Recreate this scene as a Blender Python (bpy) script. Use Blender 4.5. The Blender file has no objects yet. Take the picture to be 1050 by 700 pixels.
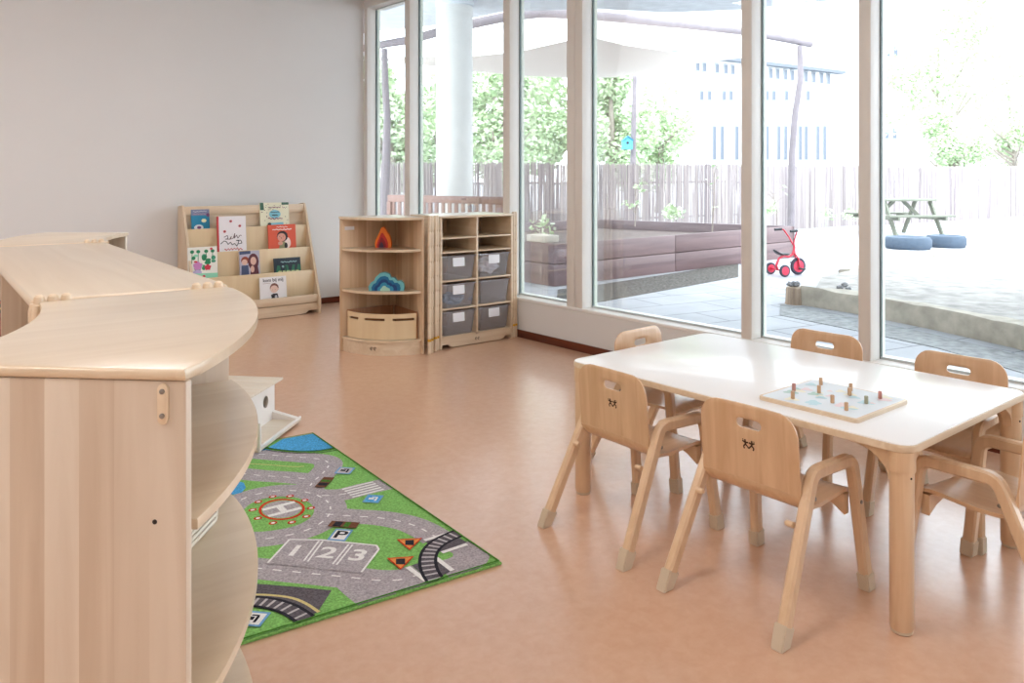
import bpy, bmesh, math, random
from mathutils import Vector, Matrix, noise
random.seed(7)
SC = bpy.context.scene
COL = SC.collection
PI = math.pi
# ------------------------------------------------------------------ camera numbers (1050 x 700 frame)
F, H, HY = 820.0, 1.2, 180.0
CA, SA = 0.77203, 0.63559
def at(px, py, h=0.0, z=None):
    """world point on the horizontal plane of height h (or at depth z)"""
    if z is None: z = F*(H-h)/(py-HY)
    xc = (px-525)/F*z
    return Vector((CA*xc+SA*z, -SA*xc+CA*z, H-(py-HY)*z/F))
# ------------------------------------------------------------------ materials
MATS = {}
def _new(name):
    m = bpy.data.materials.new(name); m.use_nodes = True
    nt = m.node_tree; b = nt.nodes['Principled BSDF']
    MATS[name] = m
    return m, nt, b
def rgb(r, g, b):
    f = lambda c: (c/255/12.92) if c/255 <= .04045 else ((c/255+.055)/1.055)**2.4
    return (f(r), f(g), f(b), 1)
def plain(name, col, rough=.5, metal=0, var=.0, vscale=8, spec=.5, bump=0, coat=0):
    m, nt, b = _new(name)
    b.inputs['Base Color'].default_value = col
    b.inputs['Roughness'].default_value = rough
    b.inputs['Metallic'].default_value = metal
    b.inputs['Specular IOR Level'].default_value = spec
    b.inputs['Coat Weight'].default_value = coat
    tc = nt.nodes.new('ShaderNodeTexCoord'); n = nt.nodes.new('ShaderNodeTexNoise')
    n.inputs['Scale'].default_value = vscale; n.inputs['Detail'].default_value = 4
    nt.links.new(tc.outputs['Object'], n.inputs['Vector'])
    if var:
        r = nt.nodes.new('ShaderNodeValToRGB')
        r.color_ramp.elements[0].position = .3; r.color_ramp.elements[1].position = .7
        r.color_ramp.elements[0].color = tuple(c*(1-var) for c in col[:3])+(1,)
        r.color_ramp.elements[1].color = tuple(min(1, c*(1+var)) for c in col[:3])+(1,)
        nt.links.new(n.outputs['Fac'], r.inputs['Fac']); nt.links.new(r.outputs['Color'], b.inputs['Base Color'])
    if bump:
        bp = nt.nodes.new('ShaderNodeBump'); bp.inputs['Strength'].default_value = bump; bp.inputs['Distance'].default_value = .01
        nt.links.new(n.outputs['Fac'], bp.inputs['Height']); nt.links.new(bp.outputs['Normal'], b.inputs['Normal'])
    return m
def wood(name, light, dark, axis='z', scale=1.0, rough=.4, stave=0, stave_axis='x', stave_var=.12, coat=.15):
    m, nt, b = _new(name)
    N, L = nt.nodes, nt.links
    tc = N.new('ShaderNodeTexCoord'); mp = N.new('ShaderNodeMapping')
    s = [22*scale]*3; s['xyz'.index(axis)] = 1.3*scale
    mp.inputs['Scale'].default_value = s
    L.new(tc.outputs['Object'], mp.inputs['Vector'])
    vec = mp.outputs['Vector']
    fac2 = None
    if stave:
        sp = N.new('ShaderNodeSeparateXYZ'); L.new(tc.outputs['Object'], sp.inputs[0])
        dv = N.new('ShaderNodeMath'); dv.operation = 'DIVIDE'; dv.inputs[1].default_value = stave
        fl = N.new('ShaderNodeMath'); fl.operation = 'FLOOR'
        L.new(sp.outputs['XYZ'.index(stave_axis.upper())], dv.inputs[0]); L.new(dv.outputs[0], fl.inputs[0])
        wn = N.new('ShaderNodeTexWhiteNoise'); wn.noise_dimensions = '1D'; L.new(fl.outputs[0], wn.inputs['W'])
        fac2 = wn.outputs['Value']
        ad = N.new('ShaderNodeVectorMath'); ad.operation = 'ADD'
        L.new(mp.outputs['Vector'], ad.inputs[0]); L.new(wn.outputs['Color'], ad.inputs[1])
        sc_ = N.new('ShaderNodeVectorMath'); sc_.operation = 'SCALE'; sc_.inputs['Scale'].default_value = 1
        L.new(ad.outputs[0], sc_.inputs[0]); vec = sc_.outputs[0]
    n1 = N.new('ShaderNodeTexNoise'); n1.inputs['Scale'].default_value = 1; n1.inputs['Detail'].default_value = 5
    n1.inputs['Distortion'].default_value = 1.2
    L.new(vec, n1.inputs['Vector'])
    r = N.new('ShaderNodeValToRGB')
    r.color_ramp.elements[0].position = .25; r.color_ramp.elements[1].position = .72
    r.color_ramp.elements[0].color = dark; r.color_ramp.elements[1].color = light
    L.new(n1.outputs['Fac'], r.inputs['Fac'])
    out = r.outputs['Color']
    if fac2:
        mr = N.new('ShaderNodeMapRange'); mr.inputs['To Min'].default_value = 1-stave_var; mr.inputs['To Max'].default_value = 1+stave_var*.35
        L.new(fac2, mr.inputs['Value'])
        mx = N.new('ShaderNodeVectorMath'); mx.operation = 'MULTIPLY'
        L.new(out, mx.inputs[0])
        cb = N.new('ShaderNodeCombineXYZ')
        L.new(mr.outputs[0], cb.inputs[0])
        p1 = N.new('ShaderNodeMath'); p1.operation = 'POWER'; p1.inputs[1].default_value = 1.5
        p2 = N.new('ShaderNodeMath'); p2.operation = 'POWER'; p2.inputs[1].default_value = 2.0
        L.new(mr.outputs[0], p1.inputs[0]); L.new(mr.outputs[0], p2.inputs[0])
        L.new(p1.outputs[0], cb.inputs[1]); L.new(p2.outputs[0], cb.inputs[2])
        L.new(cb.outputs[0], mx.inputs[1]); out = mx.outputs[0]
    L.new(out, b.inputs['Base Color'])
    b.inputs['Roughness'].default_value = rough
    b.inputs['Coat Weight'].default_value = coat; b.inputs['Coat Roughness'].default_value = .2
    return m
def emis(name, col, strength):
    m, nt, b = _new(name)
    b.inputs['Base Color'].default_value = col
    b.inputs['Emission Color'].default_value = col; b.inputs['Emission Strength'].default_value = strength
    return m
def glassy(name, tint, gloss=.9, rough=.0, body=0.0, bodycol=(1, 1, 1, 1), ior=1.45):
    m = bpy.data.materials.new(name); m.use_nodes = True; MATS[name] = m
    nt = m.node_tree; nt.nodes.clear(); N, L = nt.nodes, nt.links
    o = N.new('ShaderNodeOutputMaterial'); t = N.new('ShaderNodeBsdfTransparent'); t.inputs[0].default_value = tint
    g = N.new('ShaderNodeBsdfGlossy'); g.inputs['Roughness'].default_value = rough
    fr = N.new('ShaderNodeFresnel'); fr.inputs['IOR'].default_value = ior
    ml = N.new('ShaderNodeMath'); ml.operation = 'MULTIPLY'; ml.inputs[1].default_value = gloss
    L.new(fr.outputs[0], ml.inputs[0])
    mx = N.new('ShaderNodeMixShader'); L.new(ml.outputs[0], mx.inputs[0])
    src = t.outputs[0]
    if body:
        d = N.new('ShaderNodeBsdfDiffuse'); d.inputs[0].default_value = bodycol
        m2 = N.new('ShaderNodeMixShader'); m2.inputs[0].default_value = body
        L.new(t.outputs[0], m2.inputs[1]); L.new(d.outputs[0], m2.inputs[2]); src = m2.outputs[0]
    L.new(src, mx.inputs[1]); L.new(g.outputs[0], mx.inputs[2]); L.new(mx.outputs[0], o.inputs[0])
    return m

maple_l, maple_d = rgb(232, 212, 186), rgb(216, 190, 158)
WZ = wood('maple_vertical', maple_l, maple_d, 'z')
WX = wood('maple_along_x', maple_l, maple_d, 'x')
WY = wood('maple_along_y', maple_l, maple_d, 'y')
WTOP = wood('maple_counter', rgb(230, 211, 184), rgb(219, 197, 168), 'x', .7, .3, stave=.11, stave_axis='y', stave_var=.05, coat=.6)
WTOPY = wood('maple_counter_y', rgb(230, 211, 184), rgb(219, 197, 168), 'y', .7, .3, stave=.11, stave_axis='x', stave_var=.05, coat=.6)
WPAN = wood('maple_staved_panel', rgb(225, 211, 194), rgb(203, 182, 160), 'z', .8, .42, stave=.052, stave_axis='x', stave_var=.10)
WBACK = wood('maple_inner_panel', rgb(222, 194, 162), rgb(202, 170, 136), 'z', .8, .45, stave=.06, stave_axis='x', stave_var=.14)
WPLY = wood('birch_ply', rgb(232, 210, 172), rgb(224, 198, 158), 'z', .5, .45)
WCH = wood('chair_beech', rgb(224, 188, 152), rgb(204, 162, 124), 'z', 1.0, .32, coat=.3)
WCHX = wood('chair_beech_frame', rgb(228, 197, 162), rgb(212, 176, 140), 'z', 1.3, .35, coat=.25)
WPALE = wood('pale_whitewood', rgb(236, 224, 206), rgb(222, 206, 184), 'y', 1.0, .5)
WSLOT = wood('dark_plywood_box', rgb(176, 124, 84), rgb(146, 96, 60), 'z', 1.0, .5)
M_RUBBER = plain('beige_rubber_cap', rgb(208, 190, 166), .6)
M_STEEL = plain('steel_screw', rgb(150, 145, 140), .3, .9)
M_BRASS = plain('brass_pin', rgb(220, 170, 60), .3, .8)
M_DARK = plain('dark_screw_hole', rgb(40, 30, 25), .7)
M_BURN = plain('burned_mark', rgb(70, 38, 18), .7)
M_WALL = plain('painted_wall', rgb(226, 224, 222), .85, var=.012, vscale=1.5, bump=.03)
M_CEIL = plain('ceiling_paint', rgb(232, 232, 230), .9)
M_FRAME = plain('window_frame_paint', rgb(230, 226, 220), .45)
M_GASK = plain('rubber_gasket', rgb(104, 118, 116), .5)
M_OUTF = plain('outer_frame_paint', rgb(226, 232, 218), .5)
M_BASE = wood('baseboard_mahogany', rgb(112, 48, 22), rgb(66, 26, 12), 'y', .8, .35)
M_BASEX = wood('baseboard_mahogany_x', rgb(112, 48, 22), rgb(66, 26, 12), 'x', .8, .35)
M_GLASS = glassy('window_glass', (.975, .985, .98, 1), .35)
M_TRAY = glassy('translucent_tray', (.96, .95, .985, 1), .7, .12, .20, (.97, .95, 1.0, 1))
M_WHITE = plain('white_paper', rgb(242, 242, 246), .6)
# floor: marbled linoleum
def lino():
    m, nt, b = _new('marbled_linoleum'); N, L = nt.nodes, nt.links
    tc = N.new('ShaderNodeTexCoord'); n = N.new('ShaderNodeTexNoise'); n.inputs['Scale'].default_value = 30
    n.inputs['Detail'].default_value = 4; n.inputs['Roughness'].default_value = .6; n.inputs['Distortion'].default_value = .3
    L.new(tc.outputs['Object'], n.inputs['Vector'])
    r = N.new('ShaderNodeValToRGB'); r.color_ramp.elements[0].position = .3; r.color_ramp.elements[1].position = .7
    r.color_ramp.elements[0].color = rgb(213, 169, 139); r.color_ramp.elements[1].color = rgb(220, 178, 149)
    L.new(n.outputs['Fac'], r.inputs['Fac']); L.new(r.outputs['Color'], b.inputs['Base Color'])
    b.inputs['Roughness'].default_value = .25
    b.inputs['Specular IOR Level'].default_value = .9; b.inputs['Coat Weight'].default_value = .35; b.inputs['Coat Roughness'].default_value = .3
    return m
M_FLOOR = lino()
# ------------------------------------------------------------------ mesh builder
XF = {}          # world matrix of every parent, by object name
class MB:
    def __init__(s): s.bm = bmesh.new(); s.mi = 0
    def face(s, vs):
        try:
            f = s.bm.faces.new(vs); f.material_index = s.mi; return f
        except ValueError: return None
    def poly(s, pts):
        return s.face([s.bm.verts.new(p) for p in pts])
    def box(s, x0, x1, y0, y1, z0, z1, bev=0, M=None, seg=2):
        t = bmesh.new()
        r = bmesh.ops.create_cube(t, size=1)
        for v in t.verts:
            v.co = Vector(((x0+x1)/2+v.co.x*(x1-x0), (y0+y1)/2+v.co.y*(y1-y0), (z0+z1)/2+v.co.z*(z1-z0)))
        if bev: bmesh.ops.bevel(t, geom=t.edges[:], offset=bev, segments=seg, affect='EDGES', profile=.5)
        s.add(t, M); return s
    def add(s, t, M=None):
        if M is not None: bmesh.ops.transform(t, matrix=M, verts=t.verts)
        mp = {v: s.bm.verts.new(v.co) for v in t.verts}
        for f in t.faces:
            nf = s.face([mp[v] for v in f.verts])
        t.free(); return s
    def prism(s, pts, z0, z1, bev=0, M=None, seg=2):
        t = bmesh.new()
        a = sum(pts[i][0]*pts[(i+1) % len(pts)][1]-pts[(i+1) % len(pts)][0]*pts[i][1] for i in range(len(pts)))
        if a < 0: pts = pts[::-1]
        lo = [t.verts.new((p[0], p[1], z0)) for p in pts]; hi = [t.verts.new((p[0], p[1], z1)) for p in pts]
        n = len(pts)
        t.faces.new(lo[::-1]); t.faces.new(hi)
        for i in range(n): t.faces.new((lo[i], lo[(i+1) % n], hi[(i+1) % n], hi[i]))
        if bev:
            es = [e for e in t.edges if abs(e.verts[0].co.z-e.verts[1].co.z) < 1e-6]
            bmesh.ops.bevel(t, geom=es, offset=bev, segments=seg, affect='EDGES', profile=.5)
        s.add(t, M); return s
    def lathe(s, prof, c=(0, 0, 0), n=24, M=None):
        t = bmesh.new(); rows = []
        for r, z in prof:
            rows.append([t.verts.new((c[0]+r*math.cos(2*PI*i/n), c[1]+r*math.sin(2*PI*i/n), c[2]+z)) for i in range(n)])
        for a, b in zip(rows, rows[1:]):
            for i in range(n): t.faces.new((a[i], a[(i+1) % n], b[(i+1) % n], b[i]))
        t.faces.new(rows[0][::-1]); t.faces.new(rows[-1])
        s.add(t, M); return s
    def tube(s, path, r, n=10, flat=1.0):
        path = [Vector(p) for p in path]
        rs = r if isinstance(r, (list, tuple)) else [r]*len(path)
        rows = []
        up = Vector((0, 0, 1))
        t0 = (path[1]-path[0]).normalized()
        if abs(t0.dot(up)) > .95: up = Vector((0, 1, 0))
        for i, p in enumerate(path):
            t = (path[min(i+1, len(path)-1)]-path[max(i-1, 0)]).normalized()
            a = t.cross(up)
            if a.length < 1e-4: a = t.cross(Vector((1, 0, 0)))
            a.normalize(); b = a.cross(t).normalized(); up = b
            rows.append([s.bm.verts.new(p+(a*math.cos(2*PI*k/n)+b*math.sin(2*PI*k/n)*flat)*rs[i]) for k in range(n)])
        for q, w in zip(rows, rows[1:]):
            for k in range(n): s.face((q[k], q[(k+1) % n], w[(k+1) % n], w[k]))
        s.face(rows[0][::-1]); s.face(rows[-1]); return s
    def sweep(s, path, w, t, side=Vector((0, 1, 0)), ch=.006):
        """rectangular section (w along side, t across), chamfered, along path"""
        path = [Vector(p) for p in path]; rows = []
        prof = [(-w/2+ch, -t/2), (w/2-ch, -t/2), (w/2, -t/2+ch), (w/2, t/2-ch), (w/2-ch, t/2), (-w/2+ch, t/2), (-w/2, t/2-ch), (-w/2, -t/2+ch)]
        for i, p in enumerate(path):
            tg = (path[min(i+1, len(path)-1)]-path[max(i-1, 0)]).normalized()
            nn = tg.cross(side).normalized(); sd = side
            rows.append([s.bm.verts.new(p+sd*a+nn*b) for a, b in prof])
        for q, r_ in zip(rows, rows[1:]):
            for k in range(8): s.face((q[k], q[(k+1) % 8], r_[(k+1) % 8], r_[k]))
        s.face(rows[0][::-1]); s.face(rows[-1]); return s
    def build(s, name, mat, parent=None, local=False, smooth=True, loc=None, frame=None):
        bm = s.bm
        bmesh.ops.recalc_face_normals(bm, faces=bm.faces)
        me = bpy.data.meshes.new(name)
        o = bpy.data.objects.new(name, me); COL.objects.link(o)
        base = Matrix.Identity(4)
        if parent is not None:
            o.parent = parent
            if not local: base = XF[parent.name].inverted()
            XF[o.name] = XF[parent.name].copy()
        else:
            XF[o.name] = Matrix.Identity(4)
        if frame is not None:      # mesh stays in its own frame; object carries the frame
            o.matrix_basis = base @ frame
            XF[o.name] = frame.copy()
        else:
            if parent is None and loc is None:
                xs = [v.co for v in bm.verts]
                loc = Vector(((min(v.x for v in xs)+max(v.x for v in xs))/2, (min(v.y for v in xs)+max(v.y for v in xs))/2, min(v.z for v in xs)))
            if parent is None:
                loc = Vector(loc); bmesh.ops.translate(bm, verts=bm.verts, vec=-loc); o.location = loc
                XF[o.name] = Matrix.Translation(loc)
            elif not local:
                bmesh.ops.transform(bm, matrix=base, verts=bm.verts)
        if smooth:
            for f in bm.faces: f.smooth = True
            for e in bm.edges:
                if len(e.link_faces) == 2:
                    if e.calc_face_angle(0) > math.radians(35): e.smooth = False
                else: e.smooth = False
        bm.to_mesh(me); bm.free()
        for m in (mat if isinstance(mat, (list, tuple)) else [mat]): me.materials.append(m)
        return o
def tag(o, label=None, cat=None, group=None, kind=None):
    if label: o['label'] = label
    if cat: o['category'] = cat
    if group: o['group'] = group
    if kind: o['kind'] = kind
    return o
def thing(name, label, cat, loc=(0, 0, 0), rz=0, group=None):
    o = bpy.data.objects.new(name, None); COL.objects.link(o)
    o.location = loc; o.rotation_euler = (0, 0, rz); o.empty_display_size = .1
    XF[o.name] = Matrix.Translation(Vector(loc)) @ Matrix.Rotation(rz, 4, 'Z')
    return tag(o, label, cat, group)
def copy_tree(o, parent=None):
    c = o.copy(); COL.objects.link(c)
    if parent is not None: c.parent = parent
    for ch in list(o.children): copy_tree(ch, c)
    return c
def struct(name, mb, mat, **k):
    return tag(mb.build(name, mat, **k), kind='structure')
def rrect(x0, x1, y0, y1, r, n=6):
    p = []
    for cx, cy, a in ((x1-r, y1-r, 0), (x0+r, y1-r, 90), (x0+r, y0+r, 180), (x1-r, y0+r, 270)):
        for i in range(n+1):
            t = math.radians(a+90*i/n); p.append((cx+r*math.cos(t), cy+r*math.sin(t)))
    return p
def text_polys(txt, size=1.0):
    cu = bpy.data.curves.new('tmp', 'FONT'); cu.body = txt; cu.size = size; cu.align_x = 'CENTER'; cu.align_y = 'CENTER'
    cu.offset = .02*size
    ob = bpy.data.objects.new('tmp', cu); COL.objects.link(ob)
    bpy.context.view_layer.update()
    me = ob.to_mesh()
    out = [[me.vertices[i].co.copy() for i in p.vertices] for p in me.polygons]
    ob.to_mesh_clear(); bpy.data.objects.remove(ob); bpy.data.curves.remove(cu)
    return out
# ------------------------------------------------------------------ the room
WX0, FY = 3.83, 6.92
struct('floor', MB().box(-3.2, 4.0, -2.7, 7.1, -.15, 0), M_FLOOR)
struct('ceiling', MB().box(-3.2, 4.05, -2.7, 7.1, 2.95, 3.2), M_CEIL)
struct('wall_back', MB().box(-3.2, 3.83, FY, 7.1, 0, 2.95), M_WALL)
struct('wall_left', MB().box(-3.2, -3.0, -2.7, FY, 0, 2.95), M_WALL)
struct('wall_front', MB().box(-3.0, 4.0, -2.7, -2.5, 0, 2.95), M_WALL)
struct('wall_right', MB().box(WX0, 4.02, -2.5, 7.1, 0, .272), M_WALL)
struct('trim_1', MB().box(WX0-.004, 4.04, -2.5, FY, .273, .293, .004), plain('white_sill', rgb(246, 244, 240), .35))
struct('trim_2', MB().box(WX0, 4.02, -2.5, FY, 2.82, 2.95), M_FRAME)
struct('baseboard_right', MB().box(WX0-.014, WX0, -2.5, FY-.014, 0, .056, .003), M_BASE)
struct('baseboard_back', MB().box(-3.0, WX0-.014, FY-.014, FY, 0, .056, .003), M_BASEX)
M_BEAD = plain('grey_glazing_bead', rgb(196, 200, 200), .5)
# mullions (front-face span in Y) and the panes between them
mull = [(6.855, 6.92), (6.09, 6.172), (4.68, 4.76), (3.90, 4.054), (2.57, 2.637), (1.90, 1.962), (.60, .665), (-.06, 0.0), (-1.36, -1.3), (-2.5, -2.44)]
for k, (a, b) in enumerate(mull):
    mb = MB()
    if b-a > .1:
        mb.box(WX0, 3.925, a, (a+b)/2-.002, .293, 2.82, .003); mb.box(WX0, 3.925, (a+b)/2+.002, b, .293, 2.82, .003)
    else: mb.box(WX0, 3.925, a, b, .293, 2.82, .003)
    mb.mi = 1; mb.box(3.925, 3.94, a-.006, b+.006, .293, 2.82)
    mb.mi = 2; mb.box(3.94, 3.972, a-.004, b+.004, .293, 2.82, .003)
    struct('trim_%d' % (k+3), mb, [M_FRAME, M_GASK, M_OUTF])
for k in range(len(mull)-1):
    y1, y0 = mull[k][0]-.006, mull[k+1][1]+.006
    mb = MB(); mb.box(3.928, 3.936, y0, y1, .293, 2.82)
    w = struct('window_%d' % (k+1), mb, M_GLASS)
    fr = MB(); g = .012
    fr.box(3.922, 3.927, y0, y1, .293, .293+g); fr.box(3.922, 3.927, y0, y1, 2.82-g, 2.82)
    fr.build('glazing_bead', M_BEAD, w)
# added fill panels under the unseen ceiling, put in to brighten the interior
LM = emis('fill_light_warm', (1.0, .93, .85, 1), 22)
LN = emis('fill_light_neutral', (.96, .97, 1.0, 1), 15)
for x in (-1.7, .9):
    for y in (-1.2, 1.6, 4.4):
        t = thing('fill_light_panel', 'added square fill light panel, out of view', 'ceiling light', (x, y, 2.90), 0, 'added fill light panels')
        MB().box(-.32, .32, -.32, .32, 0.0, .05, .004).build('frame', M_FRAME, t, local=True)
        MB().box(-.29, .29, -.29, .29, -.006, -.001).build('glow_face', LM if x < 0 else LN, t, local=True)
# ------------------------------------------------------------------ chairs
def bend_path(pts, r, n=6):
    pts = [Vector(p) for p in pts]; out = [pts[0]]
    for i in range(1, len(pts)-1):
        p = pts[i]; a = (pts[i-1]-p).normalized(); b = (pts[i+1]-p).normalized()
        ang = a.angle(b); d = r/math.tan(ang/2)
        A, B = p+a*d, p+b*d
        for k in range(n+1):
            t = k/n; out.append((1-t)**2*A+2*t*(1-t)*p+t*t*B)
    out.append(pts[-1]); return out
def back_x(h): return -.078-(h-.33)*.09
def make_chair():
    root = thing('toddler_armchair', '', 'chair')
    # side frames: raked rear leg, armrest and front leg bent from one strip
    for s in (-1, 1):
        path = bend_path([(-.213, s*.186, .035), (-.035, s*.163, .392), (.178, s*.163, .385), (.224, s*.182, .035)], .045)
        # subdivide the straight legs so the grain reads
        mb = MB(); mb.sweep(path, .030, .036)
        fr = mb.build('side_frame', WCHX, root, local=True)
        for (fx, fy, tx, ty) in ((-.213, .186, -.035, .163), (.224, .182, .178, .163)):
            d = Vector((tx-fx, s*(ty-fy), .35)).normalized()
            cap = MB()
            base = Vector((fx, s*fy, .035))
            foot = base-d*(.033/d.z)
            ring = []
            lo = [Vector((foot.x+a*.0200, foot.y+b*.0175, .0)) for a, b in ((-1, -1), (1, -1), (1, 1), (-1, 1))]
            tp = base+d*.018
            hi = [Vector((tp.x+a*.0208, tp.y+b*.0175, tp.z-a*d.x*.02)) for a, b in ((-1, -1), (1, -1), (1, 1), (-1, 1))]
            t = bmesh.new(); L_ = [t.verts.new(v) for v in lo]; U_ = [t.verts.new(v) for v in hi]
            t.faces.new(L_[::-1]); t.faces.new(U_)
            for i in range(4): t.faces.new((L_[i], L_[(i+1) % 4], U_[(i+1) % 4], U_[i]))
            bmesh.ops.bevel(t, geom=t.edges[:], offset=.003, segments=2, affect='EDGES')
            cap.add(t); tag(cap.build('foot_cap', M_RUBBER, fr, local=True), 'beige rubber foot cap')
        R = Matrix.Rotation(PI/2, 4, 'X')
        for (x, z) in ((-.048, .33), (.192, .262)):
            sc = MB(); sc.lathe([(.0055, -.002), (.0055, .0025), (.003, .0035)], M=Matrix.Translation((x, s*(.163+.0155)+(0 if z > .3 else s*.006), z)) @ Matrix.Rotation(-s*PI/2, 4, 'X'), n=10)
            tag(sc.build('screw', M_STEEL, fr, local=True), 'steel screw head')
        pg = MB(); pg.lathe([(.0085, 0), (.0085, .02), (.006, .024)], M=Matrix.Translation((-.118, s*.158, .272)) @ Matrix.Rotation(s*PI/2, 4, 'X') @ Matrix.Rotation(0, 4, 'Z'), n=12)
        pg.build('stacking_peg', WCHX, fr, local=True)
    # backrest: rings from handle slot to outline
    n = 64; W = .158; h0, h1 = .335, .552; rc = .062
    hc = .497; sw, sh = .041, .0135
    def outer(a):
        dx, dz = math.cos(a), math.sin(a)
        # ray from slot centre to rounded outline
        lo_, hi_ = 0, 1.0
        def inside(x, z):
            if abs(x) > W or z < h0 or z > h1: return False
            if z > h1-rc and abs(x) > W-rc:
                return (abs(x)-(W-rc))**2+(z-(h1-rc))**2 <= rc*rc
            return True
        for _ in range(30):
            m = (lo_+hi_)/2
            if inside(dx*m, hc+dz*m): lo_ = m
            else: hi_ = m
        return Vector((dx*lo_, hc+dz*lo_))
    angs = [2*PI*i/n for i in range(n)]
    # include exact bottom corners
    ca = [math.atan2(h0-hc, W) % (2*PI), math.atan2(h0-hc, -W) % (2*PI)]
    for c_ in ca:
        j = min(range(n), key=lambda i: abs(angs[i]-c_)); angs[j] = c_
    O = [outer(a) for a in angs]
    def slot(a):
        dx, dz = math.cos(a), math.sin(a)
        # stadium
        lo_, hi_ = 0, .2
        for _ in range(30):
            m = (lo_+hi_)/2; x, z = dx*m, dz*m
            ex = max(abs(x)-(sw-sh), 0)
            if ex*ex+z*z <= sh*sh: lo_ = m
            else: hi_ = m
        return Vector((dx*lo_, hc+dz*lo_))
    I = [slot(a) for a in angs]
    def surf(p, off):
        return Vector((back_x(p.y)+off-.35*p.x*p.x+.006, p.x, p.y))
    mb = MB(); K = 7; T = .011
    fr_, bk_ = [], []
    for k in range(K+1):
        t = k/K
        e = T/2-(.003 if k in (0, K) else 0)
        ee = [T/2 if (k == K and O[i].y < h0+.002) else e for i in range(n)]
        fr_.append([mb.bm.verts.new(surf(I[i].lerp(O[i], t), ee[i])) for i in range(n)])
        bk_.append([mb.bm.verts.new(surf(I[i].lerp(O[i], t), -ee[i])) for i in range(n)])
    for k in range(K):
        for i in range(n):
            j = (i+1) % n
            mb.face((fr_[k][i], fr_[k][j], fr_[k+1][j], fr_[k+1][i])); mb.face((bk_[k][j], bk_[k][i], bk_[k+1][i], bk_[k+1][j]))
    for i in range(n):
        j = (i+1) % n
        mb.face((fr_[0][j], fr_[0][i], bk_[0][i], bk_[0][j])); mb.face((fr_[K][i], fr_[K][j], bk_[K][j], bk_[K][i]))
    back = mb.build('backrest', WCH, root, local=True)
    # burned mark of two little figures on the rear face
    mk = MB()
    def stroke(pts, w=.0022):
        q = []
        for (y, z) in pts:
            q.append(surf(Vector((y, z)), -T/2-.0006))
        for a, b in zip(q, q[1:]):
            d = (b-a).normalized(); nrm = Vector((0, -d.z, d.y))*w
            mk.poly([a+nrm, b+nrm, b-nrm, a-nrm])
    def dot(y, z, r=.003):
        mk.poly([surf(Vector((y+r*math.cos(i*PI/4), z+r*math.sin(i*PI/4))), -T/2-.0006) for i in range(8)])
    for o_, f_ in ((.012, 1), (-.010, -1)):
        zc = .437
        dot(o_, zc+.012); dot(o_+.007*f_, zc+.013, .0018)
        stroke([(o_, zc+.010), (o_-.001*f_, zc-.001)], .003)
        stroke([(o_-.010*f_, zc+.007), (o_, zc+.005), (o_+.009*f_, zc+.009)])
        stroke([(o_-.001*f_, zc), (o_+.006*f_, zc-.006), (o_+.003*f_, zc-.013)])
        stroke([(o_-.001*f_, zc), (o_-.007*f_, zc-.005), (o_-.011*f_, zc-.010)])
    tag(mk.build('maker_mark', M_BURN, back, local=True, smooth=False), 'small dark burned mark of two dancing figures')
    # seat with rolled rear edge
    prof = []
    bx = back_x(.335)+.006
    prof.append(Vector((bx, .335)))
    R_ = .042
    cx, cz = bx+R_, .335
    for k in range(1, 9):
        a = PI+(PI/2-.05)*k/8
        prof.append(Vector((cx+R_*math.cos(a), cz+R_*math.sin(a))))
    prof += [Vector((.02, .2905)), Vector((.07, .294)), Vector((.12, .297)), Vector((.16, .296)), Vector((.185, .290)), Vector((.198, .280))]
    rows_t, rows_b = [], []
    mb = MB(); ny = 10
    for i, p in enumerate(prof):
        tg = (prof[min(i+1, len(prof)-1)]-prof[max(i-1, 0)]).normalized(); nn = Vector((-tg.y, tg.x))
        ra, rb = [], []
        for j in range(ny+1):
            y = (-1+2*j/ny)*.158
            wf = 1-.10*max(0, (i-len(prof)+4)/4)
            sag = -.35*y*y if i == 0 else (-.35*y*y*(1-min(1, i/6)) )
            yy = y*wf
            if i <= 8: yy = y*(1-.03*math.sin(PI*i/9))
            d = -.004*(1-(j/ny*2-1)**2) if i > 9 else 0
            ra.append(mb.bm.verts.new((p.x+nn.x*.0055+sag, yy, p.y+nn.y*.0055+d)))
            rb.append(mb.bm.verts.new((p.x-nn.x*.0055+sag, yy, p.y-nn.y*.0055+d)))
        rows_t.append(ra); rows_b.append(rb)
    m_ = len(prof)
    for i in range(m_-1):
        for j in range(ny):
            mb.face((rows_t[i][j], rows_t[i][j+1], rows_t[i+1][j+1], rows_t[i+1][j])); mb.face((rows_b[i][j+1], rows_b[i][j], rows_b[i+1][j], rows_b[i+1][j+1]))
        mb.face((rows_t[i][0], rows_t[i+1][0], rows_b[i+1][0], rows_b[i][0])); mb.face((rows_t[i+1][ny], rows_t[i][ny], rows_b[i][ny], rows_b[i+1][ny]))
    for rt, rb in ((rows_t[0], rows_b[0]), (rows_t[-1], rows_b[-1])):
        for j in range(ny): mb.face((rt[j], rt[j+1], rb[j+1], rb[j]))
    mb.build('seat', WCHY, root, local=True)
    # curved brace under the seat, from side to side
    mb = MB()
    pts = []
    for k in range(9):
        y = -.152+.304*k/8; u = abs(y)/.152
        pts.append((y, .279-.042*u**3))
    t = bmesh.new(); A = []
    for (y, z) in pts:
        A.append([t.verts.new((x, y, zz)) for x, zz in ((.158, z-.014), (.182, z-.014), (.182, .2815), (.158, .2815))])
    for a, b in zip(A, A[1:]):
        for k in range(4): t.faces.new((a[k], a[(k+1) % 4], b[(k+1) % 4], b[k]))
    t.faces.new(A[0][::-1]); t.faces.new(A[-1]); mb.add(t)
    mb.build('seat_brace', WCHX, root, local=True)
    return root
WCHY = wood('chair_beech_seat', rgb(224, 188, 152), rgb(206, 166, 128), 'x', 1.0, .28, coat=.35)
chair0 = make_chair()
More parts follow.
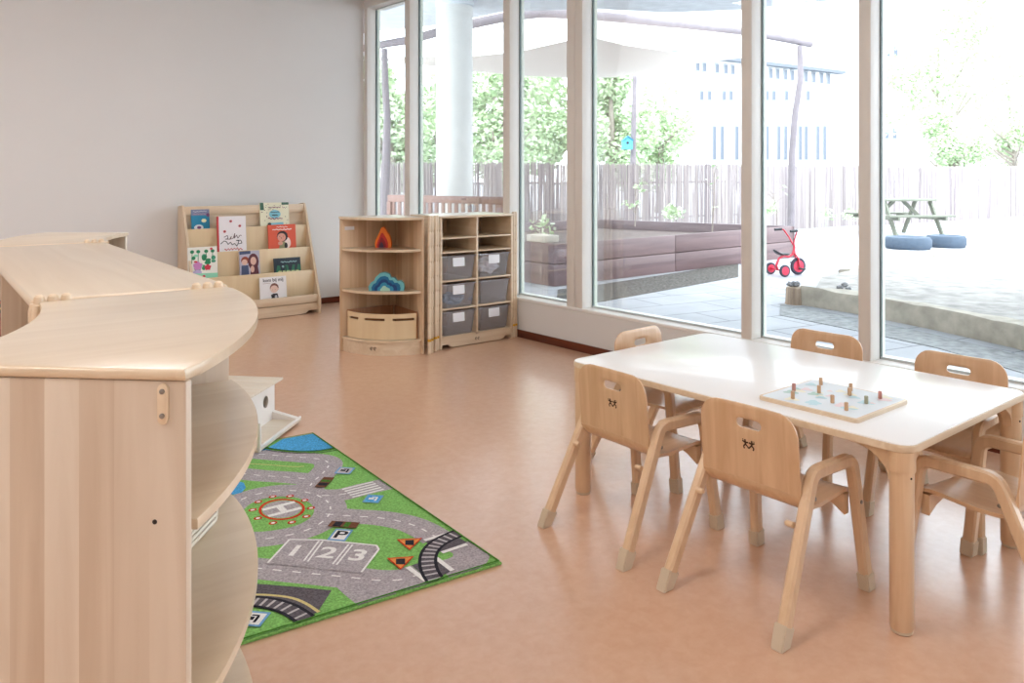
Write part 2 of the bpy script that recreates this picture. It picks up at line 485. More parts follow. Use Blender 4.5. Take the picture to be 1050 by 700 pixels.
CH = [  # x, y, heading, label
    (2.045, 1.322, 0.0, 'small beech armchair nearest the camera, right one of two with backs to us'),
    (2.050, 1.850, -.03, 'small beech armchair back to us at the left near corner of the table'),
    (2.58, 2.185, -PI/2+.06, 'small beech armchair at the far left end of the table, back showing behind it'),
    (3.02, 1.735, PI, 'small beech armchair on the window side of the table, left one in front of mullion'),
    (2.995, 1.205, PI, 'small beech armchair on the window side of the table, right one near the corner'),
    (2.515, .835, PI/2-.13, 'small beech armchair at the right end of the table, behind the front table leg'),
]
for i, (x, y, a, lab) in enumerate(CH):
    c = chair0 if i == 0 else copy_tree(chair0)
    c.location = (x, y, 0); c.rotation_euler = (0, 0, a)
    c['label'] = lab; c['category'] = 'chair'; c['group'] = 'toddler armchairs around the table'
# ------------------------------------------------------------------ table
TX0, TX1, TY0, TY1 = 2.094, 2.936, .936, 2.204
tb = thing('activity_table', 'low white-topped table with round beech legs and rounded corners, six small chairs around it', 'table', ((TX0+TX1)/2, (TY0+TY1)/2, 0))
M_LAM = plain('white_laminate', rgb(250, 247, 244), .28, var=.01, vscale=3, coat=.2)
mb = MB(); mb.prism(rrect(TX0, TX1, TY0, TY1, .045, 8), .480, .4985, .003)
top = mb.build('tabletop', WX, tb)
mb = MB(); mb.prism(rrect(TX0+.003, TX1-.003, TY0+.003, TY1-.003, .042, 8), .4985, .5015, .001)
tag(mb.build('laminate_surface', M_LAM, top), 'smooth off-white laminate surface')
for (lx, ly, sx, sy) in ((TX0+.038, TY0+.038, 1, 1), (TX0+.038, TY1-.038, 1, -1), (TX1-.038, TY0+.038, -1, 1), (TX1-.038, TY1-.038, -1, -1)):
    mb = MB(); mb.lathe([(.026, .008), (.030, .014), (.0305, .30), (.0305, .425)], (lx, ly, 0), 32)
    lg = mb.build('leg', WCHX, tb)
    mb = MB(); mb.lathe([(.0335, .425), (.034, .428), (.034, .48)], (lx, ly, 0), 32)
    # curved webs along both edges
    for ax in (0, 1):
        pts = [(0.0, .480), (.135, .480), (.135, .470)]
        for k in range(9):
            a = PI/2-(PI/2)*k/8
            pts.append((.135-.105*(1-math.cos(PI/2-a))-.0 if False else .03+.105*(1-math.sin((PI/2)*(k/8))), .470-.075*(1-math.cos((PI/2)*(k/8)))))
        pts.append((0.0, .395+.03))
        t = bmesh.new()
        A = [t.verts.new((p[0], -.013, p[1])) for p in pts]; B = [t.verts.new((p[0], .013, p[1])) for p in pts]
        t.faces.new(A); t.faces.new(B[::-1])
        for i in range(len(pts)): t.faces.new((A[i], A[(i+1) % len(pts)], B[(i+1) % len(pts)], B[i]))
        ang = (0 if sx > 0 else PI) if ax == 0 else (PI/2 if sy > 0 else -PI/2)
        mb.add(t, Matrix.Translation((lx, ly, 0)) @ Matrix.Rotation(ang, 4, 'Z'))
    mb.build('leg_bracket', WCHX, lg)
    mb = MB(); mb.lathe([(.024, 0), (.027, .003), (.027, .010)], (lx, ly, 0), 24)
    mb.build('glide', M_RUBBER, lg)
    mb = MB(); mb.lathe([(.003, -.001), (.003, .0015)], M=Matrix.Translation((lx-.010*1, ly-.0290, .412)) @ Matrix.Rotation(PI/2, 4, 'X'), n=8)
    tag(mb.build('screw', M_DARK, lg), 'small dark screw')
# pegboard puzzle
pb = thing('pegboard_puzzle', 'square wooden pegboard with pale picture and ten pegs lying on the white table', 'puzzle', (2.34, 1.28, .5015))
MB().prism(rrect(2.18, 2.50, 1.12, 1.44, .012), .5015, .5135, .002).build('board', WX, pb)
PCOL = [plain('picture_%d' % i, c, .5) for i, c in enumerate([rgb(226, 232, 236), rgb(190, 220, 226), rgb(176, 206, 196), rgb(236, 214, 214), rgb(240, 234, 210)])]
mb = MB(); mb.prism(rrect(2.188, 2.492, 1.128, 1.432, .008), .5135, .5141)
rnd = random.Random(3)
for k in range(26):
    mb.mi = rnd.choice((1, 1, 2, 3, 4, 4))
    cx, cy = rnd.uniform(2.215, 2.465), rnd.uniform(1.155, 1.405); r = rnd.uniform(.008, .022)
    mb.poly([(cx+r*(1+.3*math.sin(3*a))*math.cos(a), cy+r*(1+.3*math.sin(3*a))*math.sin(a), .5143+k*.00002) for a in [i*PI/8 for i in range(16)]])
mb.build('picture_sheet', PCOL, pb, smooth=False)
pegpx = [(814, 400.5), (812.9, 408.6), (841.7, 394.5), (839.8, 402.6), (853.5, 412.9), (867.8, 420.6), (872.4, 400.5), (871.2, 405.2), (888.3, 413.7), (902.4, 408.6)]
PEGM = {'r': plain('peg_red', rgb(186, 130, 120), .5), 'n': wood('peg_wood', rgb(206, 170, 136), rgb(186, 148, 112), 'z', 1, .5), 'g': plain('peg_green', rgb(160, 160, 136), .5)}
pk = 'rnnnnnnngr'
plab = ['reddish peg at the left of the pegboard', 'plain peg at the left edge of the pegboard, in front of the red one', 'plain peg farthest back on the pegboard',
        'plain peg just in front of the farthest one on the pegboard', 'plain peg alone at the centre of the pegboard', 'plain peg nearest the front corner of the pegboard',
        'rear one of the two close-set pegs right of centre on the pegboard', 'front one of the two close-set pegs right of centre on the pegboard',
        'greenish peg towards the right corner of the pegboard', 'reddish peg at the right corner of the pegboard']
for (px, py), k, lb in zip(pegpx, pk, plab):
    p = at(px, py, .5145)
    mb = MB(); mb.lathe([(.0052, 0), (.006, .001), (.006, .022), (.005, .0235)], (p.x, p.y, .5146), 14)
    tag(mb.build('peg', PEGM[k]), lb, 'peg', 'pegs in the pegboard')
# ------------------------------------------------------------------ room-divider cabinets
TOPH = .93
def arc(cx, cy, r, a0, a1, n=20):
    return [(cx+r*math.cos(a0+(a1-a0)*i/n), cy+r*math.sin(a0+(a1-a0)*i/n)) for i in range(n+1)]
def sector(cx, cy, r0, r1, a0, a1, n=20, cr=.0):
    o = arc(cx, cy, r1, a0, a1, n); i_ = arc(cx, cy, r0, a1, a0, n)
    return o+i_
def radial_frame(cx, cy, a):
    return Matrix.Translation((cx, cy, 0)) @ Matrix.Rotation(a, 4, 'Z')
def hinge_post(x, y, z0=.05, z1=.945, name='hinge_post', parent=None, r=.0125, brass=True):
    prof = [(r*.75, z0), (r, z0+.006)]
    segs = 9; L_ = (z1-z0)/segs
    for k in range(segs):
        a = z0+k*L_; prof += [(r, a+.012), (r, a+L_-.014), (r*.8, a+L_-.006), (r*.8, a+L_-.001), (r, a+L_+.004)]
    prof = prof[:-1]; prof[-1] = (r*.7, z1)
    mb = MB(); mb.lathe(prof, (x, y, 0), 14)
    hp = mb.build(name, WZ, parent)
    if brass:
        mb = MB(); mb.lathe([(r*1.15, .085), (r*1.15, .10)], (x, y, 0), 12)
        tag(mb.build('hinge_pin', M_BRASS, hp), 'brass pin ring')
    return hp
def curved_unit(cx, cy, a0, a1, label, open_outer=True, name='curved_shelf_unit', r0=.80, r1=1.20):
    am = (a0+a1)/2
    t = thing(name, label, 'cabinet', (cx+(r0+r1)/2*math.cos(am), cy+(r0+r1)/2*math.sin(am), 0))
    e = .004/r1
    pts = sector(cx, cy, r0, r1, a0+e, a1-e)
    # rounded outer corners of the top
    mb = MB(); mb.prism(pts, TOPH-.016, TOPH, .0065, seg=3)
    mb.build('top', WTOP, t)
    sg = 1 if a1 > a0 else -1
    for a, dr in ((a0, sg), (a1, -sg)):
        mb = MB(); y0, y1 = (0.002, .020) if dr > 0 else (-.020, -.002)
        mb.box(r0+.004, r1-.002, y0, y1, 0, TOPH-.0165, .004)
        pn = mb.build('end_panel', WPAN, t, frame=radial_frame(cx, cy, a))
        if open_outer and a == a1:
            q = y0 if dr > 0 else y1          # outer face of the near panel
            q = y1 if dr < 0 else y0
            yo = q if True else 0
            s_ = 1 if dr < 0 else -1
            mb = MB()
            c0 = []
            for k in range(13): c0.append((r1-.034+.0075*math.cos(PI*k/12), .903+.0075*math.sin(PI*k/12)))
            for k in range(13): c0.append((r1-.034-.0075*math.cos(PI*k/12), .861-.0075*math.sin(PI*k/12)))
            fr = radial_frame(cx, cy, a)
            mb.prism(c0, 0, .006, .0015, M=Matrix(((1, 0, 0, 0), (0, 0, 1, yo if s_ > 0 else yo-.006), (0, 1, 0, 0), (0, 0, 0, 1))))
            br = mb.build('mounting_plate', WCHX, pn, frame=None) if False else mb.build('mounting_plate', WZ, t, frame=fr)
            for z in (.900, .866):
                mb = MB(); mb.lathe([(.0038, -.001), (.0038, .0015), (.0025, .002)], M=Matrix.Translation((r1-.034, yo+s_*.006, z)) @ Matrix.Rotation(-s_*PI/2, 4, 'X'), n=10)
                tag(mb.build('screw', M_STEEL, t, frame=fr), 'steel screw head')
            mb = MB(); mb.lathe([(.0035, -.001), (.0035, .0008)], M=Matrix.Translation((r1-.048, yo, .716)) @ Matrix.Rotation(-s_*PI/2, 4, 'X'), n=10)
            tag(mb.build('screw_hole', M_DARK, t, frame=fr), 'dark screw hole')
    ea = .021/r1
    b0, b1 = a0+sg*ea*1.6, a1-sg*ea*1.6
    for h in (.71, .435, .10):
        mb = MB(); 
        mb.prism(sector(cx, cy, r0+(.02 if open_outer else .004), r1-(.0 if open_outer else .02), a0+sg*.021/r0, a1-sg*.021/r0), h-.017, h, .003)
        mb.build('shelf', WTOP, t)
    rb = (r0+.004, r0+.014) if open_outer else (r1-.016, r1-.006)
    mb = MB(); mb.prism(sector(cx, cy, rb[0], rb[1], b0, b1), .02, TOPH-.0195)
    mb.build('back_panel', WBACK, t)
    rk = (r1-.045, r1-.03) if open_outer else (r0+.03, r0+.045)
    mb = MB(); mb.prism(sector(cx, cy, rk[0], rk[1], b0, b1), .0, .083)
    mb.build('plinth', WX, t)
    return t
def straight_unit(x0, x1, y0, y1, label, open_side=-1):
    t = thing('straight_shelf_unit', label, 'cabinet', ((x0+x1)/2, (y0+y1)/2, 0))
    mb = MB(); mb.prism(rrect(x0, x1, y0+.004, y1-.004, .012, 3), TOPH-.019, TOPH, .0075, seg=3); mb.build('top', WTOPY, t)
    for (a, b) in ((y0+.006, y0+.024), (y1-.024, y1-.006), ((y0+y1)/2-.009, (y0+y1)/2+.009)):
        MB().box(x0+.006, x1-.006, a, b, 0, TOPH-.0195, .003).build('upright_panel', WPAN, t)
    MB().box(x1-.018, x1-.008, y0+.0245, y1-.0245, .02, TOPH-.0195).build('back_panel', WBACK, t)
    for h in (.71, .435, .10):
        for a, b in ((y0+.0245, (y0+y1)/2-.0095), ((y0+y1)/2+.0095, y1-.0245)):
            MB().box(x0+.008, x1-.0185, a, b, h-.017, h, .003).build('shelf', WTOPY, t)
    MB().box(x0+.02, x0+.034, y0+.0245, y1-.0245, 0, .083).build('plinth', WY, t)
    return t
near = curved_unit(-.495, 1.99, -math.radians(2), -math.radians(44.7), 'curved maple shelf unit nearest the camera, staved end panel filling the lower left', True)
mid = straight_unit(.330, .755, 1.982, 3.575, 'straight maple shelf unit between the two curved units, open on its left side')
far = curved_unit(1.612, 3.565, PI-.038, PI-math.radians(41), 'curved maple shelf unit farthest along the row, open on its inner curve', False)
for (x, y) in ((.365, 1.9305), (.70, 1.9305), (.365, 3.586), (.70, 3.586)):
    s_ = near if y < 3 else far
    pass
def knuckles(parent, x0, y, z=.93):
    # rounded hinge fingers standing at the seam of two tops
    for k in range(3):
        mb = MB()
        xx = x0+k*.026
        prof = [(.0, 0)]
        mb.lathe([(.009, .55), (.0115, .56), (.0115, z+.002), (.0100, z+.009), (.0055, z+.013)], (xx, y, 0), 14)
        mb.build('hinge_knuckle', WZ, parent)
for x0 in (.345, .672): knuckles(mid, x0, 1.968)
for x0 in (.30, .69): knuckles(mid, x0, 3.583)
mid.rotation_euler = (0, 0, -math.radians(2.6))
# hinge post at the inner seam corner
for (x, y) in ((.300, 1.948), (.298, 1.974)):
    hinge_post(x, y, .05, .925, parent=near, r=.011, brass=False)
# white wicker basket on the middle shelf of the nearest unit
M_WICK = plain('white_wicker', rgb(226, 218, 202), .7)
ac = -math.radians(39)
bx_, by_ = .520, 1.772
bk = thing('wicker_basket', 'white wicker basket on the middle shelf of the nearest curved unit', 'basket', (bx_, by_, .436), ac)
bw, bd, bh = .112, .078, .12
for k in range(11):
    z = .006+k*.0125
    p = rrect(-bd*(.88+.12*k/10), bd*(.88+.12*k/10), -bw*(.88+.12*k/10), bw*(.88+.12*k/10), .03, 4)
    if k == 0: M0 = MB(); W_ = M0
    pts = [(q[0], q[1], z+(.003 if i % 2 else -.003)) for i, q in enumerate(p)]; pts.append(pts[0])
    M0.tube(pts, .0048, 6)
for i, q in enumerate(rrect(-bd*.92, bd*.92, -bw*.92, bw*.92, .03, 4)):
    M0.tube([(q[0]*.95, q[1]*.95, 0), (q[0]*1.06, q[1]*1.06, bh)], .003, 5)
for a_, b_ in zip(rrect(-bd*.92, bd*.92, -bw*.92, bw*.92, .03, 4), rrect(-bd*.92, bd*.92, -bw*.92, bw*.92, .03, 4)[1:]):
    m_ = ((a_[0]+b_[0])/2, (a_[1]+b_[1])/2)
    M0.tube([(m_[0]*.95, m_[1]*.95, 0), (m_[0]*1.06, m_[1]*1.06, bh)], .003, 5)
M0.build('woven_side', M_WICK, bk, local=True)
mb = MB(); mb.prism(rrect(-bd*.85, bd*.85, -bw*.85, bw*.85, .025), 0, .006); mb.build('base', M_WICK, bk, local=True)
p = rrect(-bd*1.03, bd*1.03, -bw*1.03, bw*1.03, .03, 4); pts = [(q[0], q[1], bh+.004) for q in p]; pts.append(pts[0])
mb = MB(); mb.tube(pts, .008, 8); mb.build('rim', M_WICK, bk, local=True)
# flat puzzles and boxes on the upper shelf of the straight unit
PZ = [(.34, .54, 2.86, 3.20, (150, 40, 36), 'dark red flat box on the upper shelf of the straight unit'),
      (.36, .56, 3.22, 3.50, (60, 66, 58), 'dark green flat box beside the red one on the upper shelf of the straight unit'),
      (.345, .52, 2.60, 2.83, (170, 150, 160), 'pale flat puzzle box nearest us on the upper shelf of the straight unit')]
for i, (a, b, c_, d, colr, lb) in enumerate(PZ):
    if c_ < (1.938+3.58)/2 < d: c_ = 2.78
    t = thing('flat_box', lb, 'box', ((a+b)/2, (c_+d)/2, .711), 0)
    m1 = plain('flat_box_%d' % i, rgb(*colr), .5)
    MB().box(a, b, c_, d, .711, .735, .003).build('tray', m1, t)
    mb = MB(); rr = random.Random(i)
    for k in range(9):
        mb.mi = k % 3; u, v = rr.uniform(a+.02, b-.05), rr.uniform(c_+.02, d-.05)
        mb.box(u, u+.03, v, v+.03, .735, .742, .002)
    mb.build('pieces', [plain('pz_a%d' % i, rgb(190, 60, 50), .5), plain('pz_b%d' % i, rgb(200, 180, 90), .5), plain('pz_c%d' % i, rgb(60, 60, 70), .5)], t)
# ------------------------------------------------------------------ toy house on the floor by the rug
TH = at(309, 433.5, .0)
hd = math.atan2(SA*((640-525)/F)*-1+CA, CA*((640-525)/F)+SA)   # heading of its long axis
# local x: along the depth axis (away), local y: to the left
th = thing('toy_house', 'small white wooden toy house with plank roof and round side hole, beside the road rug', 'toy house', (TH.x, TH.y, .0), hd)
LW, LD = .62, .34         # length towards the camera, width to the left
MB().box(-.46, 0, 0, .42, .0125, .022, .002).build('base_board', WPALE, th, local=True)
mb = MB(); mb.box(-.46, 0, .0, .010, .022, .034, .002); mb.prism([(.010, .022), (.010, .028), (.135, .058), (.42, .058), (.42, .022)], -.030, 0, M=Matrix(((0, 0, 1, 0), (1, 0, 0, 0), (0, 1, 0, 0), (0, 0, 0, 1))))
mb.build('rim', plain('white_toy_paint', rgb(238, 232, 226), .5), th, local=True)
MW = MATS['white_toy_paint']
# house body
def holed(mb, x0, x1, z0, z1, y, T, hx, hz, r):
    n = 24; t = bmesh.new()
    def outl(a):
        dx, dz = math.cos(a), math.sin(a); k = 1e9
        if dx > 1e-9: k = min(k, (x1-hx)/dx)
        if dx < -1e-9: k = min(k, (x0-hx)/dx)
        if dz > 1e-9: k = min(k, (z1-hz)/dz)
        if dz < -1e-9: k = min(k, (z0-hz)/dz)
        return (hx+dx*k, hz+dz*k)
    angs = sorted(set([2*PI*i/n for i in range(n)]+[math.atan2(zz-hz, xx-hx) % (2*PI) for xx in (x0, x1) for zz in (z0, z1)]))
    O = [outl(a) for a in angs]; I = [(hx+r*math.cos(a), hz+r*math.sin(a)) for a in angs]; m = len(angs)
    R = [[t.verts.new((p[0], yy, p[1])) for p in P] for P in (O, I) for yy in (y, y+T)]
    for i in range(m):
        j = (i+1) % m
        t.faces.new((R[0][i], R[0][j], R[2][j], R[2][i])); t.faces.new((R[1][j], R[1][i], R[3][i], R[3][j]))
        t.faces.new((R[2][i], R[2][j], R[3][j], R[3][i])); t.faces.new((R[0][j], R[0][i], R[1][i], R[1][j]))
    mb.add(t)
mb = MB(); holed(mb, -.30, -.004, .022, .20, .135, .010, -.10, .125, .028)
mb.build('side_wall', MW, th, local=True)
MB().box(-.014, -.004, .145, .40, .022, .20, .001).build('end_wall', MW, th, local=True)
MB().box(-.30, -.004, .40, .41, .022, .20, .001).build('side_wall', MW, th, local=True)
mb = MB()
for k in range(6): mb.box(-.335+k*.0605, -.335+k*.0605+.0595, .105, .43, .2005, .211, .0015)
mb.build('roof', WPALE, th, local=True)
q_ = XF[th.name].inverted() @ at(266, 463, .022)
MB().box(q_.x-.006, q_.x+.006, q_.y-.006, q_.y+.006, .022, .142, .001).build('post', MW, th, local=True)
MB().box(q_.x-.012, -.02, q_.y+.07, q_.y+.082, .1425, .150, .001).build('rail', MW, th, local=True) if False else None
# ------------------------------------------------------------------ quarter-round shelf cabinet by the window
KH = .92
cxA, cyA = 3.008, 4.955; aA0, aA1, RA = math.radians(174), math.radians(264), .425
qa = thing('quarter_round_shelf', 'quarter-round maple shelf with toys and a curved crate, left of the bin cabinet', 'shelf', (cxA-.18, cyA-.18, 0))
def qsec(r, ins=.0, n=18):
    c0 = Vector((cxA, cyA)); u = Vector((math.cos(aA0), math.sin(aA0))); v = Vector((math.cos(aA1), math.sin(aA1)))
    o = c0+u*ins+v*ins
    da = math.asin(ins/r) if ins else 0
    return [tuple(o)]+arc(cxA, cyA, r, aA0+da, aA1-da, n)
mb = MB(); mb.prism(qsec(RA+.012), KH-.017, KH, .006, seg=3); mb.build('top', WTOP, qa)
for h in (.705, .425, .10):
    mb = MB(); mb.prism(qsec(RA-.004, .019), h-.016, h, .004); mb.build('shelf', WTOP, qa)
for a, s_ in ((aA0, 1), (aA1, -1)):
    mb = MB(); y0, y1 = (0.0, .018) if s_ > 0 else (-.018, 0.0)
    mb.box(0.0 if s_ > 0 else .0185, RA+.006, y0, y1, 0, KH-.0175, .003)
    mb.build('side_panel', WBACK, qa, frame=radial_frame(cxA, cyA, a))
def arcband(r0, r1, pad): 
    return arc(cxA, cyA, r1, aA0+pad, aA1-pad, 18)+arc(cxA, cyA, r0, aA1-pad, aA0+pad, 18)
mb = MB(); mb.prism(arcband(RA-.028, RA-.012, .05), 0.0, .083); pl = mb.build('plinth', WX, qa)
def small_mark(parent, P, u, scale=1.0):
    """little curled two-ring mark on a vertical face; P centre, u horizontal direction"""
    mk = MB(); u = Vector(u).normalized(); w = Vector((0, 0, 1)); nn = Vector((u.y, -u.x, 0))
    P = Vector(P)+nn*.0008
    for ox in (-.010, .010):
        for (ra, rb, a0, a1) in ((.0085, .006, .3, 5.2), (.004, .002, 2.0, 7.0)):
            n = 12
            for i in range(n):
                t0, t1 = a0+(a1-a0)*i/n, a0+(a1-a0)*(i+1)/n
                q = []
                for (r, t) in ((ra, t0), (ra, t1), (rb, t1), (rb, t0)):
                    q.append(P+(u*(ox+r*math.cos(t))+w*(r*math.sin(t)*1.1))*scale)
                mk.poly(q)
    return tag(mk.build('maker_mark', M_BURN, parent, smooth=False), 'small dark burned maker mark')
am = (aA0+aA1)/2
dm = Vector((math.cos(am-.04), math.sin(am-.04), 0))
small_mark(pl, Vector((cxA, cyA, .045))+dm*(RA-.0115), (-dm.y, dm.x, 0), 1.25)
# paper label high on the left panel
lbm = MB(); lbm.box(.33, .40, -.0008 if False else .0182, .0188, .825, .850); 
tag(lbm.build('paper_label', M_WHITE, qa, frame=radial_frame(cxA, cyA, aA0)), 'small white paper label')
for (x, y) in ((2.990, 4.505), (3.018, 4.520)): hinge_post(x, y, .0, KH+.008, parent=qa)
# curved crate
cr = thing('curved_crate', 'curved-front plywood crate with three slots on the bottom shelf of the quarter-round shelf', 'crate', (cxA-.18, cyA-.18, .101))
def slotband(r, z0, z1, pad, T, slots, sz0, sz1, n=40):
    """curved board with slots cut through"""
    t = bmesh.new(); A0, A1 = aA0+pad, aA1-pad
    def issl(u): return any(a < u < b for a, b in slots)
    cols = [[t.verts.new((cxA+rr*math.cos(A0+(A1-A0)*i/n), cyA+rr*math.sin(A0+(A1-A0)*i/n), z)) for rr in (r, r-T) for z in (z0, sz0, sz1, z1)] for i in range(n+1)]
    def present(i, k):
        if i < 0 or i >= n: return False
        return not (k == 1 and issl((i+.5)/n))
    for i in range(n):
        a, b = cols[i], cols[i+1]
        for k in range(3):
            if present(i, k):
                t.faces.new((a[k], b[k], b[k+1], a[k+1])); t.faces.new((b[4+k], a[4+k], a[5+k], b[5+k]))
            else:
                t.faces.new((a[k], b[k], b[4+k], a[4+k])); t.faces.new((b[k+1], a[k+1], a[5+k], b[5+k]))
        t.faces.new((b[0], a[0], a[4], b[4])); t.faces.new((a[3], b[3], b[7], a[7]))
    for i in range(n+1):
        for k in range(3):
            if present(i-1, k) != present(i, k):
                a = cols[i]; t.faces.new((a[k], a[k+1], a[5+k], a[4+k]))
    return t
mb = MB(); mb.add(slotband(RA-.035, .1015, .272, .10, .010, ((.05, .22), (.32, .60), (.70, .97)), .226, .243)); mb.build('front_board', WPLY, cr)
for a, s_ in ((aA0, 1), (aA1, -1)):
    y0, y1 = (.030, .039) if s_ > 0 else (-.039, -.030)
    mb = MB(); mb.box(.045, RA-.037, y0, y1, .1015, .282, .001); mb.build('side_board', WSLOT, cr, frame=radial_frame(cxA, cyA, a))
mb = MB(); mb.prism(qsec(RA-.05, .042), .1015, .108); mb.build('bottom', WPLY, cr)
# nested flame and cloud toys
def nested(name, label, cat, P, u, shapes, mats, depth, part):
    t = thing(name, label, cat, P)
    u = Vector(u).normalized(); nn = Vector((-u.y, u.x, 0))
    Mx = Matrix(((u.x, 0, nn.x, P[0]), (u.y, 0, nn.y, P[1]), (0, 1, 0, P[2]), (0, 0, 0, 1)))
    for k, (outer, inner) in enumerate(shapes):
        tt = bmesh.new()
        z0, z1 = -depth/2, depth/2
        if inner is None:
            pts = outer
            A = [tt.verts.new((p[0], p[1], z0)) for p in pts]; B = [tt.verts.new((p[0], p[1], z1)) for p in pts]
            tt.faces.new(A); tt.faces.new(B[::-1])
            for i in range(len(pts)): tt.faces.new((A[i], A[(i+1) % len(pts)], B[(i+1) % len(pts)], B[i]))
        else:
            n = len(outer)
            R = [[tt.verts.new((p[0], p[1], z)) for p in L_] for L_ in (outer, inner) for z in (z0, z1)]
            for i in range(n-1):
                tt.faces.new((R[0][i], R[0][i+1], R[1][i+1], R[1][i])); tt.faces.new((R[2][i+1], R[2][i], R[3][i], R[3][i+1]))
                tt.faces.new((R[0][i+1], R[0][i], R[2][i], R[2][i+1])); tt.faces.new((R[1][i], R[1][i+1], R[3][i+1], R[3][i]))
            for i in (0, n-1): tt.faces.new((R[0][i], R[1][i], R[3][i], R[2][i]))
        mb = MB(); mb.add(tt, Mx); mb.build(part, mats[k], t)
    return t
def scaled(pts, s, ox=0): return [((p[0]-ox)*s+ox, p[1]*s) for p in pts]
fl = [(-.052, 0), (-.054, .03), (-.046, .06), (-.030, .09), (-.020, .115), (-.010, .138), (.006, .142), (.018, .125), (.030, .105), (.044, .085), (.054, .055), (.057, .025), (.055, 0)]
ksc = [1, .72, .50, .28]
shp = [(scaled(fl, a, -.012), scaled(fl, b*.985, -.012)) for a, b in zip(ksc, ksc[1:])]+[(scaled(fl, ksc[-1], -.012), None)]
fm = [plain('flame_%d' % i, rgb(*c), .5) for i, c in enumerate([(240, 120, 30), (196, 40, 34), (140, 20, 30), (70, 40, 70)])]
camdir = Vector((CA, -SA, 0))
pf = at(393, 253.5, .706)
nested('nesting_flame', 'orange and red nested wooden flame on the upper shelf of the quarter-round shelf', 'wooden toy', (pf.x, pf.y+.0, .7055), camdir, shp, fm, .05, 'flame_piece')
cl = []
lob = [(-.125, 0), (-.130, .028), (-.112, .056), (-.092, .066), (-.080, .092), (-.052, .118), (-.018, .124), (.010, .112), (.020, .088), (.046, .088), (.062, .066), (.086, .068), (.106, .050), (.112, .022), (.108, 0)]
ks = [1, .82, .64, .46, .28]
shp = [(scaled(lob, a, -.02), scaled(lob, b*.985, -.02)) for a, b in zip(ks, ks[1:])]+[(scaled(lob, ks[-1], -.02), None)]
cm = [plain('cloud_%d' % i, rgb(*c), .5) for i, c in enumerate([(104, 178, 186), (18, 104, 150), (16, 66, 120), (50, 140, 176), (170, 210, 190)])]
pc = at(398, 297.5, .426)
nested('nesting_cloud', 'blue and teal nested wooden cloud on the middle shelf of the quarter-round shelf', 'wooden toy', (pc.x, pc.y, .4255), camdir, shp, cm, .05, 'cloud_piece')
# ------------------------------------------------------------------ bin cabinet
bx0, bx1, by0, by1 = 3.118, 3.768, 4.565, 4.945
bc = thing('bin_cabinet', 'maple cabinet with two columns of clear plastic bins, against the window wall', 'cabinet', ((bx0+bx1)/2, (by0+by1)/2, 0))
MB().box(bx0-.004, bx1+.004, by0-.004, by1, KH-.017, KH, .005, seg=3).build('top', WTOP, bc)
xm = (bx0+bx1)/2-.004
for (a, b) in ((bx0, bx0+.018), (bx1-.018, bx1)): MB().box(a, b, by0, by1, 0, KH-.0175, .003).build('side_panel', WY, bc)
MB().box(xm-.008, xm+.008, by0+.002, by1-.0085, .0835, KH-.0175, .002).build('divider', WY, bc)
MB().box(bx0+.0185, bx1-.0185, by1-.008, by1, .02, KH-.0175).build('back_panel', WBACK, bc)
SH = (.768, .668, .470, .275, .083)
for h in SH:
    for a, b in ((bx0+.0185, xm-.0085), (xm+.0085, bx1-.0185)):
        MB().box(a, b, by0+.003, by1-.0085, h-.010, h, .002).build('shelf', WX, bc)
pts = [(bx0+.0185, .0), (bx0+.05, .0), (bx0+.075, .018), (bx0+.11, .022), (bx1-.11, .022), (bx1-.075, .018), (bx1-.05, 0), (bx1-.0185, 0), (bx1-.0185, .0725), (bx0+.0185, .0725)]
pts = [(bx0+.0185, .028), (bx0+.07, .028), (bx0+.09, .010), (bx0+.12, .004), (bx1-.12, .004), (bx1-.09, .010), (bx1-.07, .028), (bx1-.0185, .028), (bx1-.0185, .0725), (bx0+.0185, .0725)]
mb = MB(); mb.prism(pts, 0, .015, M=Matrix(((1, 0, 0, 0), (0, 0, -1, by0+.018), (0, 1, 0, 0), (0, 0, 0, 1)))); pk_ = mb.build('plinth', WX, bc)
small_mark(pk_, (xm, by0+.003, .040), (1, 0, 0), 1.1)
for (x, y) in ((bx0-.022, by0+.002), (bx0-.048, by0-.012)): hinge_post(x, y, 0, KH+.008, parent=bc)
for (x, y) in ((bx1+.014, by0+.012), (bx1+.040, by0+.018)): hinge_post(x, y, 0, KH+.012, parent=bc)
